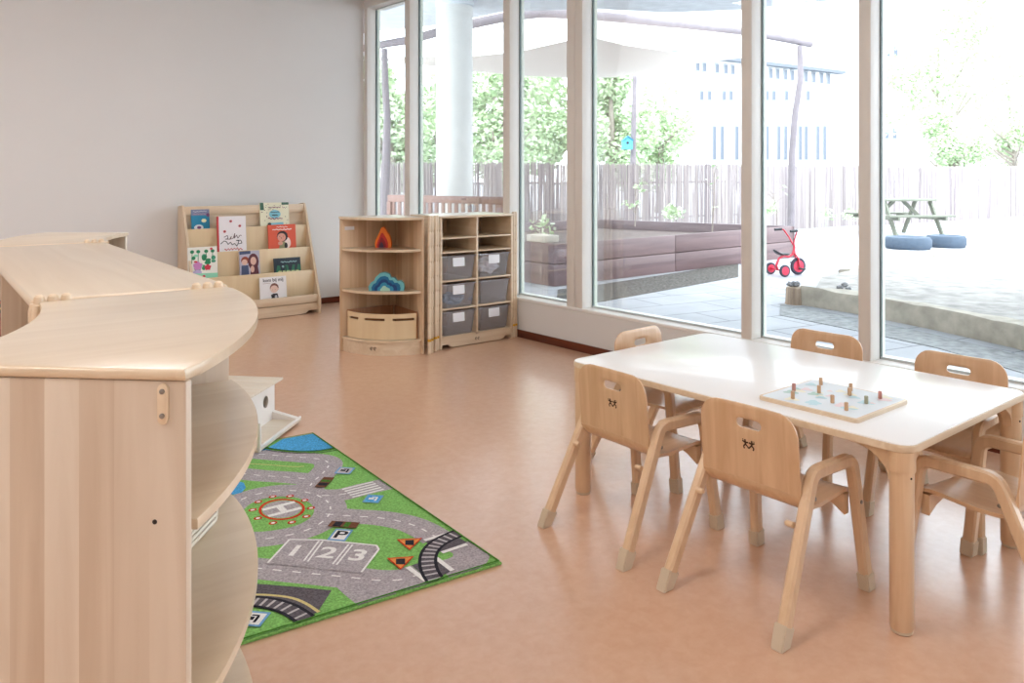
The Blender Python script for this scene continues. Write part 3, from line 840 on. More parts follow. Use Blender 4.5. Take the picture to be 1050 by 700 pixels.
# the bins
def make_bin(w):
    t = thing('storage_bin', '', 'bin')
    d, h, T = .33, .165, .003
    mb = MB(); tt = bmesh.new(); wb = w*.86
    lo = [(-wb/2, 0, 0), (wb/2, 0, 0), (wb/2, d*.94, 0), (-wb/2, d*.94, 0)]; hi = [(-w/2, -.012, h), (w/2, -.012, h), (w/2, d, h), (-w/2, d, h)]
    L_ = [tt.verts.new(p) for p in lo]; U_ = [tt.verts.new(p) for p in hi]
    tt.faces.new(L_[::-1])
    for i in range(4): tt.faces.new((L_[i], L_[(i+1) % 4], U_[(i+1) % 4], U_[i]))
    bmesh.ops.bevel(tt, geom=[e for e in tt.edges if not (e.verts[0].co.z > .1 and e.verts[1].co.z > .1)], offset=.008, segments=3, affect='EDGES')
    mb.add(tt); body = mb.build('tub', M_TRAY, t, local=True)
    mb = MB()
    ring = [(-w/2-.003, -.015), (w/2+.003, -.015), (w/2+.003, d+.003), (-w/2-.003, d+.003)]
    for a, b in zip(ring, ring[1:]+ring[:1]):
        x0, x1 = sorted((a[0], b[0])); y0, y1 = sorted((a[1], b[1]))
        mb.box(x0-.003, x1+.003, y0-.003, y1+.003, h-.004, h+.002, .001)
    mb.build('rim', M_TRAY, t, local=True)
    mb = MB(); ti = Matrix.Translation((-.005, -.0125, h-.040)) @ Matrix.Rotation(-.075, 4, 'X')
    mb.box(-.050, .050, -.0012, 0, -.032, .030, M=ti); mb.build('label_card', M_WHITE, t, local=True)
    return t
cw = (xm-.0085)-(bx0+.0185)-.012
labs = {(0, 0): 'clear plastic bin, top row of the left column of the bin cabinet', (1, 0): 'clear plastic bin with white cloth inside, top of the right column in the cabinet',
        (0, 1): 'clear plastic bin holding blue cloth, middle of the left column in the cabinet', (1, 1): 'clear plastic bin without a label, middle row of the right column of the bin cabinet',
        (0, 2): 'clear plastic bin, bottom row of the left column of the bin cabinet', (1, 2): 'clear plastic bin, bottom row of the right column of the bin cabinet'}
bin0 = make_bin(cw)
first = True
for (c_, r_), lb in labs.items():
    b = bin0 if first else copy_tree(bin0); first = False
    xx = ((bx0+.0185)+(xm-.0085))/2 if c_ == 0 else ((xm+.0085)+(bx1-.0185))/2
    b.location = (xx, by0+.018, SH[r_+2]+.001); b['label'] = lb; b['category'] = 'bin'; b['group'] = 'clear plastic bins in the cabinet'
    if (c_, r_) == (1, 1):
        for ch in list(b.children):
            if ch.name.startswith('label_card'): bpy.data.objects.remove(ch)
def lump(name, label, cat, c, size, mat, seed, group=None):
    t = bmesh.new(); bmesh.ops.create_icosphere(t, subdivisions=4, radius=1)
    for v in t.verts:
        n_ = noise.noise(v.co*2.2+Vector((seed, 0, 0)))*.45+noise.noise(v.co*5+Vector((0, seed, 0)))*.2
        v.co = Vector((v.co.x*size[0], v.co.y*size[1], v.co.z*size[2]))*(1+n_)
    zm = min(v.co.z for v in t.verts)
    mb = MB(); mb.add(t, Matrix.Translation(Vector(c)-Vector((0, 0, zm))))
    return tag(mb.build(name, mat), label, cat, group)
M_CLOTH = plain('white_cloth', rgb(238, 240, 246), .9)
M_BLUEC = plain('blue_grey_stuff', rgb(96, 130, 160), .8, var=.5, vscale=30)
lump('white_cloth', 'crumpled white cloth inside the top right bin', 'cloth', (xm+.0085+cw/2, by0+.085, SH[2]+.008), (.085, .05, .05), M_CLOTH, 2)
lump('blue_cloth', 'blue and grey cloth inside the middle left bin', 'cloth', (bx0+.02+cw/2, by0+.085, SH[3]+.008), (.085, .05, .04), M_BLUEC, 5)
# ------------------------------------------------------------------ book display rack
rk = thing('book_display', 'tiered maple book display rack against the back wall holding picture books', 'bookcase', (2.61, 6.68, 0))
RX0, RX1 = 2.075, 3.155
def side_prof():
    # (Y, z) outline of the side panel
    p = [(6.885, 0), (6.885, .945)]
    for k in range(7):
        a = PI/2+PI/2*k/6*1.0; p.append((6.790+.03*math.cos(a)+.0, .925+.03*math.sin(a)))
    p += [(6.745, .90), (6.475, .17), (6.455, .145), (6.455, 0)]
    return p
for x in (RX0, RX1-.020):
    mb = MB(); mb.prism(side_prof(), 0, .020, .003, M=Matrix(((0, 0, 1, x), (1, 0, 0, 0), (0, 1, 0, 0), (0, 0, 0, 1))))
    mb.build('side_panel', WZ, rk)
RYY = [6.715, 6.640, 6.565, 6.490]; RZ = [.762, .570, .372, .166]
MB().box(RX0+.0205, RX1-.0205, 6.785, 6.800, .30, .90).build('back_board', WX, rk)
MB().box(RX0+.0205, RX1-.0205, 6.765, 6.7845, .875, .945, .004).build('top_rail', WX, rk)
MB().box(RX0+.0205, RX1-.0205, RYY[0]-.006, RYY[0]+.004, .395, RZ[0], .002).build('display_board', WPLYX if False else WPLY, rk)
MB().box(RX0+.0205, RX1-.0205, RYY[1]-.006, RYY[1]+.004, .20, RZ[1], .002).build('display_board', WPLY, rk)
MB().box(RX0+.0205, RX1-.0205, RYY[2]-.006, RYY[2]+.004, .07, RZ[2], .002).build('display_board', WPLY, rk)
MB().box(RX0+.0205, RX1-.0205, RYY[3]-.012, RYY[3]+.006, .098, RZ[3], .004).build('front_rail', WX, rk)
pts = [(RX0+.0205, .03), (RX0+.10, .03), (RX0+.13, .010), (RX0+.18, .004), (RX1-.18, .004), (RX1-.13, .010), (RX1-.10, .03), (RX1-.0205, .03), (RX1-.0205, .092), (RX0+.0205, .092)]
mb = MB(); mb.prism(pts, 0, .015, M=Matrix(((1, 0, 0, 0), (0, 0, -1, 6.503), (0, 1, 0, 0), (0, 0, 0, 1)))); mb.build('plinth', WX, rk)
yprev = 6.785
LEDGE = []
for k, y in enumerate(RYY):
    hz = RZ[k]-(.06 if k < 3 else .06)
    yb = yprev-.0065 if k else 6.7845
    MB().box(RX0+.0205, RX1-.0205, (y+.0045 if k < 3 else y+.0065), yb, hz-.008, hz).build('ledge', WX, rk)
    LEDGE.append((hz, y, yb)); yprev = y
# books
def mats_of(name, cols): return [plain(name+'_%d' % i, rgb(*c), .45) for i, c in enumerate(cols)]
def book(px0, px1, pytop, row, cols, label, art, tilt=0, spine=None):
    hz, yf, yb = LEDGE[row]
    Yb = yf+.022
    def X_at(px):
        u = (px-525)/F; k = (CA-SA*u)/(CA*u+SA); return Yb/k
    x0, x1 = X_at(px0), X_at(px1)
    xm_ = (x0+x1)/2; z = SA*xm_+CA*(Yb+.02)
    ztop = H-(pytop-HY)*z/F
    hh = ztop-hz-.001; w = x1-x0
    lean = min(.20, math.atan2(max(.004, yb-yf-.042), hh))
    fr = Matrix.Translation((xm_, Yb, hz+.0012)) @ Matrix.Rotation(tilt, 4, 'Y') @ Matrix.Rotation(-lean, 4, 'X')
    t = thing('picture_book', label, 'book', (xm_, Yb, hz+.001), 0, 'picture books on the display rack')
    cmat = mats_of(label[:12].replace(' ', '_')+str(px0), cols)
    mb = MB(); mb.box(-w/2, w/2, -.0015, 0, 0, hh); mb.box(-w/2, w/2, .0075, .009, 0, hh)
    mb.mi = 1 if spine else 0
    mb.box(-w/2-.0015, -w/2+.0005, -.0017, .0092, 0, hh)
    mb.build('cover', [cmat[0], cmat[1] if spine else cmat[0]], t, frame=fr)
    MB().box(-w/2+.002, w/2-.003, .0003, .0072, .003, hh-.003).build('pages', M_WHITE, t, frame=fr)
    mk = MB(); lay = [0]
    v0 = (RZ[row]-hz-.012)/hh
    class A:
        def poly(s, pts, m):
            lay[0] += 1; mk.mi = m; y = -.0016-.00006*lay[0]
            mk.poly([(-w/2+min(1, max(0, p[0]))*w, y, (v0+(1-v0)*min(1, max(0, p[1])))*hh) for p in pts])
        def blob(s, cx, cy, rx, ry, m, n=14, a0=0, a1=2*PI, wob=0):
            s.poly([(cx+rx*(1+wob*math.sin(5*t_))*math.cos(t_), cy+ry*(1+wob*math.sin(5*t_))*math.sin(t_)) for t_ in [a0+(a1-a0)*i/n for i in range(n+(0 if a1-a0 > 6.2 else 1))]], m)
        def line(s, pts, th_, m):
            for (a, b) in zip(pts, pts[1:]):
                d = Vector((b[0]-a[0], b[1]-a[1])); d.normalize() if d.length else None
                nx, ny = -d.y*th_, d.x*th_*w/hh
                s.poly([(a[0]+nx, a[1]+ny), (b[0]+nx, b[1]+ny), (b[0]-nx, b[1]-ny), (a[0]-nx, a[1]-ny)], m)
        def text(s, txt, cx, cy, size, m):
            lay[0] += 1; mk.mi = m; y = -.0016-.00006*lay[0]
            for pl_ in text_polys(txt, size):
                mk.poly([(-w/2+cx*w+p.x, y, (v0+(1-v0)*cy)*hh+p.y) for p in pl_])
    art(A(), random.Random(int(px0)))
    mk.build('cover_art', cmat, t, frame=fr, smooth=False)
    return t
def scrib(A_, r, x0, x1, y, th_, m, amp=.02, n=12):
    A_.line([(x0+(x1-x0)*i/n, y+amp*math.sin(i*2.1)+r.uniform(-amp, amp)*.6) for i in range(n+1)], th_, m)
def art_blue(A_, r):
    A_.poly([(0, .70), (1, .70), (1, 1), (0, 1)], 1); scrib(A_, r, .1, .85, .90, .012, 2); scrib(A_, r, .1, .8, .78, .012, 3)
    A_.blob(.68, .45, .14, .09, 4); A_.blob(.38, .12, .26, .14, 2); A_.blob(.4, .12, .12, .07, 5); A_.blob(1-.08, .72, .1, .09, 5)
def art_cream(A_, r):
    for x, y in ((.0, .8), (.75, .9)): A_.poly([(x, y-.1 if x < .5 else y), (x+.14 if x < .5 else 1, y-.1 if x < .5 else y), (x+.12 if x < .5 else 1, 1), (x, 1)], 1)
    for k in range(60):
        a, b = r.random(), r.random()
        if abs(a-.5) < .26 and abs(b-.42) < .3: continue
        A_.blob(a*.92+.04, b*.9+.05, .018, .016, r.choice((2, 2, 1, 4)), 6)
    A_.blob(.5, .52, .2, .18, 3); A_.poly([(.25, .04), (.8, .04), (.78, .18), (.3, .16)], 3)
    scrib(A_, r, .35, .66, .60, .012, 2); scrib(A_, r, .40, .6, .48, .014, 2); scrib(A_, r, .26, .76, .34, .016, 4, .03); scrib(A_, r, .3, .7, .80, .012, 4)
    A_.blob(.3, .12, .06, .06, 2)
def art_white(A_, r):
    A_.poly([(0, -.5), (.055, -.5), (.055, 1), (0, 1)], 1)
    for x, y in ((.47, .86), (.78, .72), (.25, .58)):
        A_.blob(x, y, .05, .036, 2); A_.blob(x, y, .02, .015, 3)
    A_.line([(.22, .42), (.34, .47), (.36, .38), (.26, .37), (.44, .36), (.48, .44), (.42, .36), (.54, .38), (.60, .52), (.58, .38), (.66, .47), (.70, .38), (.78, .46), (.84, .45)], .011, 3)
    A_.line([(.10, .24), (.22, .32), (.30, .30), (.36, .22), (.44, .28), (.50, .20), (.58, .24), (.66, .16), (.74, .30), (.64, .32), (.80, .32), (.84, .24), (.72, .22)], .013, 4)
    scrib(A_, r, .22, .86, .08, .012, 2, .03, 18)
def art_orange(A_, r):
    scrib(A_, r, .15, .85, .80, .02, 4, .02, 16); scrib(A_, r, .3, .7, .90, .012, 4)
    A_.blob(.68, .25, .12, .22, 4); A_.blob(.5, .52, .20, .22, 3); A_.blob(.47, .48, .155, .17, 2)
    A_.blob(.46, .45, .02, .02, 3, 6); A_.blob(.40, .52, .014, .014, 3, 6); A_.blob(.53, .52, .014, .014, 3, 6)
    A_.poly([(.36, .02), (.62, .02), (.60, .30), (.42, .30)], 5); A_.blob(.42, .24, .09, .08, 2); A_.blob(.62, .14, .06, .12, 3)
def art_garden(A_, r):
    for k in range(16): A_.blob(r.uniform(.08, .92), r.uniform(.25, .75), r.uniform(.05, .11), r.uniform(.04, .09), r.choice((1, 1, 2, 6)), 10, wob=.2)
    for x in (.12, .33, .60, .82): A_.line([(x, .5), (x+.02, .8)], .012, 1); A_.blob(x+.02, .86, .07, .055, 1, 10, wob=.3)
    A_.blob(.32, .42, .15, .13, 3, wob=.15); A_.blob(.66, .36, .11, .09, 4, wob=.2); A_.blob(.8, .93, .05, .035, 4); A_.blob(.3, .22, .15, .08, 5)
    A_.poly([(0, 0), (1, 0), (1, .17), (0, .2)], 6); A_.blob(.52, .09, .05, .04, 4); A_.blob(.25, .55, .06, .03, 4)
def art_purple(A_, r):
    A_.poly([(0, .86), (.55, .88), (.55, 1), (0, 1)], 1); A_.blob(.27, .62, .2, .16, 3); A_.blob(.24, .55, .14, .12, 2)
    A_.poly([(.05, 0), (.45, 0), (.42, .42), (.08, .42)], 1)
    A_.blob(.68, .55, .27, .34, 4); A_.blob(.68, .58, .15, .17, 2); A_.poly([(.5, 0), (.95, 0), (.9, .35), (.55, .35)], 4); A_.blob(.62, .25, .1, .14, 2)
def art_dark(A_, r):
    scrib(A_, r, .25, .85, .72, .02, 2, .04, 16)
    for x in (.15, .45, .72, .92): A_.poly([(x-.1, 0), (x+.1, 0), (x+.06, .5), (x-.04, .52)], 1)
    A_.blob(.32, .42, .045, .08, 2); A_.poly([(.1, 0), (.95, 0), (.9, .12), (.15, .15)], 3)
    for x in (.28, .42, .6, .78): A_.line([(x, 0), (x, .4)], .02, 0)
def art_kom(A_, r):
    A_.text('kom bij mij', .50, .85, .040, 1)
    scrib(A_, r, .1, .38, .72, .006, 3, .008)
    A_.blob(.53, .50, .165, .21, 3); A_.blob(.52, .44, .145, .17, 2); A_.blob(.46, .42, .012, .012, 1, 6); A_.blob(.56, .42, .012, .012, 1, 6)
    A_.blob(.68, .45, .03, .04, 2); A_.poly([(.40, .04), (.68, .04), (.64, .24), (.46, .24)], 1); A_.blob(.58, .10, .05, .07, 4); A_.blob(.44, .16, .05, .05, 1)
book(197, 215.5, 214.5, 0, [(24, 132, 170), (120, 128, 160), (228, 232, 236), (200, 150, 150), (226, 232, 190), (110, 60, 110)], 'small blue picture book in the top row at the left', art_blue)
book(267.5, 297, 207.5, 0, [(238, 234, 206), (60, 100, 80), (50, 60, 60), (130, 196, 212), (150, 90, 110)], 'cream picture book with dark speckles and pale blue middle in the top row', art_cream)
book(223.5, 253, 221.5, 1, [(240, 236, 240), (206, 66, 66), (206, 84, 84), (90, 60, 70), (40, 50, 60)], 'tall white book with red spine and three red dots, second row', art_white, spine=True)
book(276, 304, 230, 1, [(226, 92, 60), (200, 80, 60), (226, 160, 140), (30, 24, 26), (244, 222, 214), (150, 150, 110)], 'square orange book with a dark-haired child, second row', art_orange)
book(193.5, 223.5, 253, 2, [(240, 240, 232), (46, 140, 96), (70, 160, 130), (206, 140, 200), (210, 60, 80), (190, 180, 220), (150, 220, 190)], 'white book with green and pink garden picture, third row at the left', art_garden)
book(246.5, 267, 257, 2, [(190, 186, 204), (70, 84, 120), (226, 186, 170), (150, 70, 50), (96, 44, 56)], 'small purple-grey book with two children, third row centre', art_purple)
book(282, 309, 264, 2, [(26, 40, 54), (40, 110, 80), (150, 190, 190), (200, 216, 150)], 'dark wide book with green trees, third row at the right', art_dark)
book(267.5, 294.5, 283.5, 3, [(238, 236, 238), (44, 40, 50), (232, 200, 186), (130, 84, 72), (200, 200, 206)], 'white square book titled kom bij mij with a child, bottom row', art_kom)
# ------------------------------------------------------------------ road rug
def rug():
    RC = [rgb(134, 190, 104), rgb(176, 168, 172), rgb(240, 238, 236), rgb(84, 168, 220), rgb(100, 94, 100), rgb(46, 46, 54), rgb(206, 62, 40), rgb(216, 200, 140), rgb(74, 128, 50), rgb(120, 170, 210), rgb(230, 150, 80), rgb(120, 80, 60), rgb(196, 190, 192)]
    ms = [plain('rug_pile_%d' % i, c, .95, var=.30 if i in (0, 1, 3, 4, 8) else .08, vscale=150, spec=.1, bump=.5) for i, c in enumerate(RC)]
    G, RD, WH, BL, DK, BK, RE, YE, DG, LB, OR, BR, LG = range(13)
    mb = MB(); T = .009
    c0, c1, c2 = at(321.5, 443.8, T), at(514.5, 576, T), at(250, 657.5, T)
    nd = (c0-c1).normalized(); wd = Vector((nd.y, -nd.x, 0)); wd = wd if wd.dot(c2-c1) > 0 else -wd
    wd = (c2-c1).normalized()
    W_ = .83; c2 = c1+wd*W_; c3 = c0+wd*(W_)
    # keep the hidden left edge off the cabinet
    mb.mi = G; mb.prism([(p.x, p.y) for p in (c0, c1, c2, c3)], .0005, T, .002)
    mb.mi = DG
    lay = [0]
    cen = (c0+c1+c2+c3)/4
    def clipquad(pts):
        return pts
    def Z(): lay[0] += 1; return T+.0002+lay[0]*.000035
    def inside_clip(P):
        """clip polygon to the rug rectangle"""
        quad = [c0, c1, c2, c3]
        ar = sum(quad[i].x*quad[(i+1) % 4].y-quad[(i+1) % 4].x*quad[i].y for i in range(4))
        if ar < 0: quad = quad[::-1]
        out = P
        for i in range(4):
            a, b = quad[i], quad[(i+1) % 4]; d = (b-a).normalized(); n_ = Vector((-d.y, d.x, 0)); m = .004
            res = []
            for j in range(len(out)):
                p, q = out[j], out[(j+1) % len(out)]
                dp, dq = (p-a).dot(n_)-m, (q-a).dot(n_)-m
                if dp >= 0: res.append(p)
                if dp*dq < 0: res.append(p+(q-p)*(dp/(dp-dq)))
            out = res
            if len(out) < 3: return None
        return out
    def wpoly(P, m, z=None):
        z = z or Z(); P = [Vector((p.x, p.y, 0)) for p in P]
        P = inside_clip(P)
        if not P: return
        mb.mi = m; mb.poly([(p.x, p.y, z) for p in P])
    def poly(px, m): wpoly([at(x, y, T) for x, y in px], m)
    def smooth(pts, n=5):
        out = []
        for i in range(len(pts)-1):
            p0, p1, p2, p3 = pts[max(i-1, 0)], pts[i], pts[i+1], pts[min(i+2, len(pts)-1)]
            for k in range(n):
                t = k/n
                out.append(.5*((2*p1)+(p2-p0)*t+(2*p0-5*p1+4*p2-p3)*t*t+(3*p1-p0-3*p2+p3)*t**3))
        out.append(pts[-1]); return out
    def ribbon(px, w, m, off=0, world=None, sm=True):
        P = world or [at(x, y, T) for x, y in px]
        P = [Vector((p.x, p.y, 0)) for p in P]
        if sm: P = smooth(P)
        z = Z(); L_ = []
        for i, p in enumerate(P):
            t = (P[min(i+1, len(P)-1)]-P[max(i-1, 0)]).normalized(); n_ = Vector((-t.y, t.x, 0))
            L_.append((p+n_*(off+w/2), p+n_*(off-w/2)))
        for a, b in zip(L_, L_[1:]): wpoly([a[0], b[0], b[1], a[1]], m, z)
        return P
    def dashes(px, m=WH, w=.006, L1=.028, L2=.035, sm=True):
        P = smooth([at(x, y, T) for x, y in px]) if sm else [at(x, y, T) for x, y in px]
        z = Z(); acc = 0; on = True; cur = [P[0]]
        for a, b in zip(P, P[1:]):
            seg = (b-a).length; pos = 0
            while pos < seg:
                need = (L1 if on else L2)-acc
                if pos+need <= seg:
                    pos += need; q = a.lerp(b, pos/seg); cur.append(q)
                    if on and len(cur) > 1:
                        d = (cur[-1]-cur[0]).normalized(); n_ = Vector((-d.y, d.x, 0))*w/2
                        wpoly([cur[0]+n_, cur[-1]+n_, cur[-1]-n_, cur[0]-n_], m, z)
                    cur = [q]; on = not on; acc = 0
                else: acc += seg-pos; pos = seg
    RW = .115
    R = {
        'a': [(225, 462), (255, 464.5), (285, 467), (312, 469), (332, 471.5), (337, 477), (330, 486), (320, 495), (316, 503)],
        'b': [(215, 484), (242, 485), (268, 487.5), (292, 489), (316, 491)],
        'ring': [(225, 535), (238, 518), (258, 508), (285, 503), (312, 504), (332, 511), (339, 521), (334, 532), (318, 542), (294, 549), (262, 553), (228, 552)],
        'c': [(330, 508), (350, 507), (372, 501.5), (396, 496), (420, 489)],
        'd': [(334, 527), (360, 529), (390, 531), (417, 536), (436, 544), (449, 552)],
        'e': [(472, 558), (482, 564), (482, 573), (470, 580), (454, 584)],
        'f': [(432, 588), (412, 594), (388, 595), (360, 592), (320, 588), (280, 584), (225, 579)],
        'g': [(360, 592), (372, 603), (392, 618)],
    }
    for k in R: ribbon(R[k], RW if k not in 'f' else .125, RD)
    poly([(351, 588), (412, 592), (386, 606), (372, 612), (362, 602)], RD)
    for k in ('a', 'b', 'ring', 'c', 'd', 'f'): dashes(R[k])
    # pond with bank
    poly([(262, 462), (275, 459), (290, 450), (321, 444.5), (343, 459), (328, 462), (306, 463), (285, 461)], BL)
    ribbon([(268, 458.5), (284, 461.5), (305, 463.2), (326, 462.6), (343, 459.8)], .016, DG); ribbon([(268, 457.5), (284, 460.5), (305, 462.2), (326, 461.6), (343, 458.8)], .006, BK)
    ribbon([(268, 460.3), (284, 463.0), (305, 464.6), (326, 464.2), (345, 461.4)], .006, BK)
    ribbon([(255, 475.5), (275, 476.5), (300, 478.5), (312, 478)], .006, YE)
    poly([(225, 492), (240, 492.5), (250, 495), (252, 500), (248, 505), (240, 507), (225, 508)], BL)
    # helicopter pad
    hc_ = at(289, 522, T); e1 = (at(271, 526, T)-at(307, 517, T)).normalized(); e2 = Vector((-e1.y, e1.x, 0))
    def ell(a, b, m, ang=0, ox=0, oy=0, n=28):
        wpoly([hc_+e1*(ox+a*math.cos(2*PI*i/n))+e2*(oy+b*math.sin(2*PI*i/n)) for i in range(n)], m)
    ax_, bx2 = (at(267, 524, T)-at(312, 518, T)).length/2, .098
    ell(ax_*1.02, bx2, RE); ell(ax_*.90, bx2*.86, G); ell(ax_*.86, bx2*.80, LG if False else RD)
    for i in range(10):
        a = 2*PI*i/10+.2; ell(.015, .013, RE, ox=ax_*1.27*math.cos(a), oy=bx2*1.30*math.sin(a), n=10); ell(.008, .007, WH, ox=ax_*1.27*math.cos(a), oy=bx2*1.30*math.sin(a), n=8)
    def bar(x0, x1, y0, y1, m=WH): wpoly([hc_+e1*x+e2*y for x, y in ((x0, y0), (x1, y0), (x1, y1), (x0, y1))], m)
    bar(-.060, .060, .022, .042); bar(-.060, .060, -.042, -.022); bar(-.012, .012, -.022, .022)
    # zebra crossing
    zc0, zc1 = at(356, 506, T), at(388, 498, T); dz = (zc1-zc0); nz = Vector((-dz.y, dz.x, 0)).normalized()
    for k in range(5):
        o_ = nz*(-.045+.0225*k); wpoly([zc0+o_+nz*.006, zc1+o_+nz*.006, zc1+o_-nz*.006, zc0+o_-nz*.006], WH)
    # parking bays
    poly([(273, 578), (297, 552.5), (330, 553), (386, 559), (389.5, 562.5), (370, 588)], RD)
    ribbon([(274.6, 577.4), (296.9, 553.4)], .007, WH, sm=False); ribbon([(296.9, 553.4), (329.4, 554), (386, 559.6)], .007, WH, sm=False)
    ribbon([(386, 559.6), (388.4, 563.7), (370.6, 587)], .007, WH, sm=False)
    for a, b in (((327, 555), (311.5, 575.5)), ((331, 555.3), (315.5, 576.2)), ((357.5, 558.6), (341, 579)), ((361.5, 559), (345, 579.6))): ribbon([a, b], .006, WH, sm=False)
    right = (at(367, 570, T)-at(302, 565.4, T)).normalized(); up = (at(328, 556, T)-at(312, 576, T)).normalized()
    for ch, x, y in (('1', 302, 565.4), ('2', 335.6, 567.5), ('3', 367, 570.2)):
        o_ = at(x, y, T); z = Z()
        for pl_ in text_polys(ch, .10): mb.mi = WH; mb.poly([(o_.x+right.x*p.x*1.2+up.x*p.y, o_.y+right.y*p.x*1.2+up.y*p.y, z) for p in pl_])
    # level crossing
    poly([(436, 556), (462, 547), (479, 556.5), (452, 566.5)], DK); poly([(446, 573), (464, 585.5), (441, 596), (422, 580)], DK)
    for a, b in (((435, 554.5), (461, 547)), ((453, 567), (479, 558.5)), ((447, 572.5), (464, 585.5)), ((418, 582), (437, 596))): ribbon([a, b], .016, WH, sm=False)
    def track(px, w):
        P = ribbon(px, w*.8, DK)
        z = Z(); acc = 0
        for a, b in zip(P, P[1:]):
            acc += (b-a).length
            if acc > .022:
                acc = 0; t = (b-a).normalized(); n_ = Vector((-t.y, t.x, 0))
                wpoly([a+n_*w*.42+t*.004, a+n_*w*.42-t*.004, a-n_*w*.42-t*.004, a-n_*w*.42+t*.004], LG, z)
        ribbon(px, .010, BK, off=w*.36); ribbon(px, .010, BK, off=-w*.36)
    track([(476, 545), (462, 550.5), (449, 557.5), (441, 566), (438.5, 576), (441, 587), (448, 598)], .068)
    # dark rail yard in the near corner
    poly([(235, 597), (260, 599), (300, 602), (340, 606), (326, 628), (304, 639), (290, 630), (272, 624), (235, 622)], DK)
    ribbon([(235, 611), (257.4, 610.3), (278, 611), (298.6, 613.7), (314, 619.7), (327, 628.3)], .010, YE)
    track([(235, 617.5), (258, 617.2), (278, 619.5), (297, 625.5), (314, 636)], .065)
    # signs, cars
    def sign(x, y, w, h, m1, m2, ch, up_=None, skew=0):
        o_ = at(x, y, T); r_ = right; u_ = up_ or Vector((-right.y, right.x, 0))
        for k, m in ((1, m1), (.78, m2)):
            wpoly([o_+r_*a*w*k+u_*b*h*k for a, b in ((-.5, -.5), (.5, -.5), (.5, .5), (-.5, .5))], m)
        z = Z()
        if ch:
            for pl_ in text_polys(ch, h*.85): mb.mi = BK; mb.poly([(o_.x+r_.x*p.x*1.2+u_.x*p.y, o_.y+r_.y*p.x*1.2+u_.y*p.y, z) for p in pl_])
    sign(349, 549, .062, .085, LB, WH, 'P', up)
    sign(353.5, 483, .066, .07, LB, LG, None, up); sign(382.6, 512, .062, .07, LB, BL, None, up); sign(259, 635, .075, .07, LB, WH, None, up)
    for x, y, m in ((353.5, 483, BK), (382.6, 512, WH), (259, 635, BK)):
        o_ = at(x, y, T); bar2 = lambda a, b, c_, d, m_: wpoly([o_+right*i+up*j for i, j in ((a, c_), (b, c_), (b, d), (a, d))], m_)
        bar2(-.017, .004, -.008, .008, m); bar2(.008, .016, -.018, .012, m); bar2(-.008, .014, .012, .018, m)
    for x, y in ((333, 495), (352.5, 538.5)):
        o_ = at(x, y, T); q = up if x < 340 else right; q2 = Vector((-q.y, q.x, 0))
        wpoly([o_+q*a*.05+q2*b*.022 for a, b in ((-1, -1), (1, -1), (1, 1), (-1, 1))], BR); wpoly([o_+q*a*.014+q2*b*.018 for a, b in ((-2.5, -1), (-.5, -1), (-.5, 1), (-2.5, 1))], BK); wpoly([o_+q*a*.012+q2*b*.018 for a, b in ((.2, -1), (1.8, -1), (1.8, 1), (.2, 1))], DG)
    for x, y in ((420, 557.5), (410.7, 577)):
        o_ = at(x, y, T); u_ = (at(x, y+8, T)-o_).normalized(); r_ = Vector((-u_.y, u_.x, 0))
        for k, m in ((1, RE), (.80, OR)): wpoly([o_+(r_*a*.042+u_*b*.050)*k for a, b in ((-1, -.6), (1, -.6), (0, 1))], m)
        wpoly([o_+(r_*a*.014+u_*b*.02) for a, b in ((-1, -1), (1, -1), (1, 1), (-1, .7))], BK)
    # dark green border
    for a, b in ((c0, c1), (c1, c2), (c2, c3), (c3, c0)):
        i_ = (cen-(a+b)/2).normalized()*.006
        ribbon(None, .010, DG, world=[a+i_, b+i_], sm=False)
    return tag(mb.build('road_rug', ms, smooth=False), 'green play rug printed with grey roads, parking bays and a helicopter pad', 'rug')
rug()
# ------------------------------------------------------------------ outside: ground, soffit, column
def ground_mat():
    m, nt, b = _new('paving'); N, L = nt.nodes, nt.links
    tc = N.new('ShaderNodeTexCoord'); mp = N.new('ShaderNodeMapping'); mp.inputs['Rotation'].default_value = (0, 0, math.radians(12))
    L.new(tc.outputs['Object'], mp.inputs[0])
    br = N.new('ShaderNodeTexBrick'); br.offset = .5; br.inputs['Scale'].default_value = 1
    br.inputs['Brick Width'].default_value = .9; br.inputs['Row Height'].default_value = .45; br.inputs['Mortar Size'].default_value = .008
    br.inputs['Color1'].default_value = rgb(196, 198, 204); br.inputs['Color2'].default_value = rgb(204, 206, 210); br.inputs['Mortar'].default_value = rgb(140, 142, 146)
    L.new(mp.outputs[0], br.inputs['Vector'])
    n = N.new('ShaderNodeTexNoise'); n.inputs['Scale'].default_value = 2.5; n.inputs['Detail'].default_value = 6
    L.new(tc.outputs['Object'], n.inputs['Vector'])
    mx = N.new('ShaderNodeMixRGB'); mx.blend_type = 'MULTIPLY'; mx.inputs[0].default_value = .4
    L.new(br.outputs['Color'], mx.inputs[1]); L.new(n.outputs['Fac'], mx.inputs[2]); L.new(mx.outputs[0], b.inputs['Base Color'])
    b.inputs['Roughness'].default_value = .8
    return m
struct('ground', MB().box(4.02, 110, -30, 110, -.25, -.012), ground_mat())
HS = 3.3
sof = [(4.06, -6), (4.06, 12.5)]
def sp(px, py): p = at(px, py, HS); return (p.x, p.y)
edge = [sp(300, 45), sp(390, 31.7), sp(450, 25.5), sp(516, 12), sp(611, 9), sp(684, 13), sp(758, 10), sp(828, 3), sp(880, -2), sp(1000, -14)]
mb = MB(); mb.prism([(4.06, -3)]+[(4.06, 11)]+edge+[(8.2, -3)], HS, HS+.35)
M_SOF = plain('soffit_board', rgb(206, 212, 218), .8, var=.12, vscale=6)
struct('canopy_soffit', mb, M_SOF) if False else tag(mb.build('canopy', M_SOF), 'pale grey canopy roof projecting over the terrace outside the windows', 'canopy')
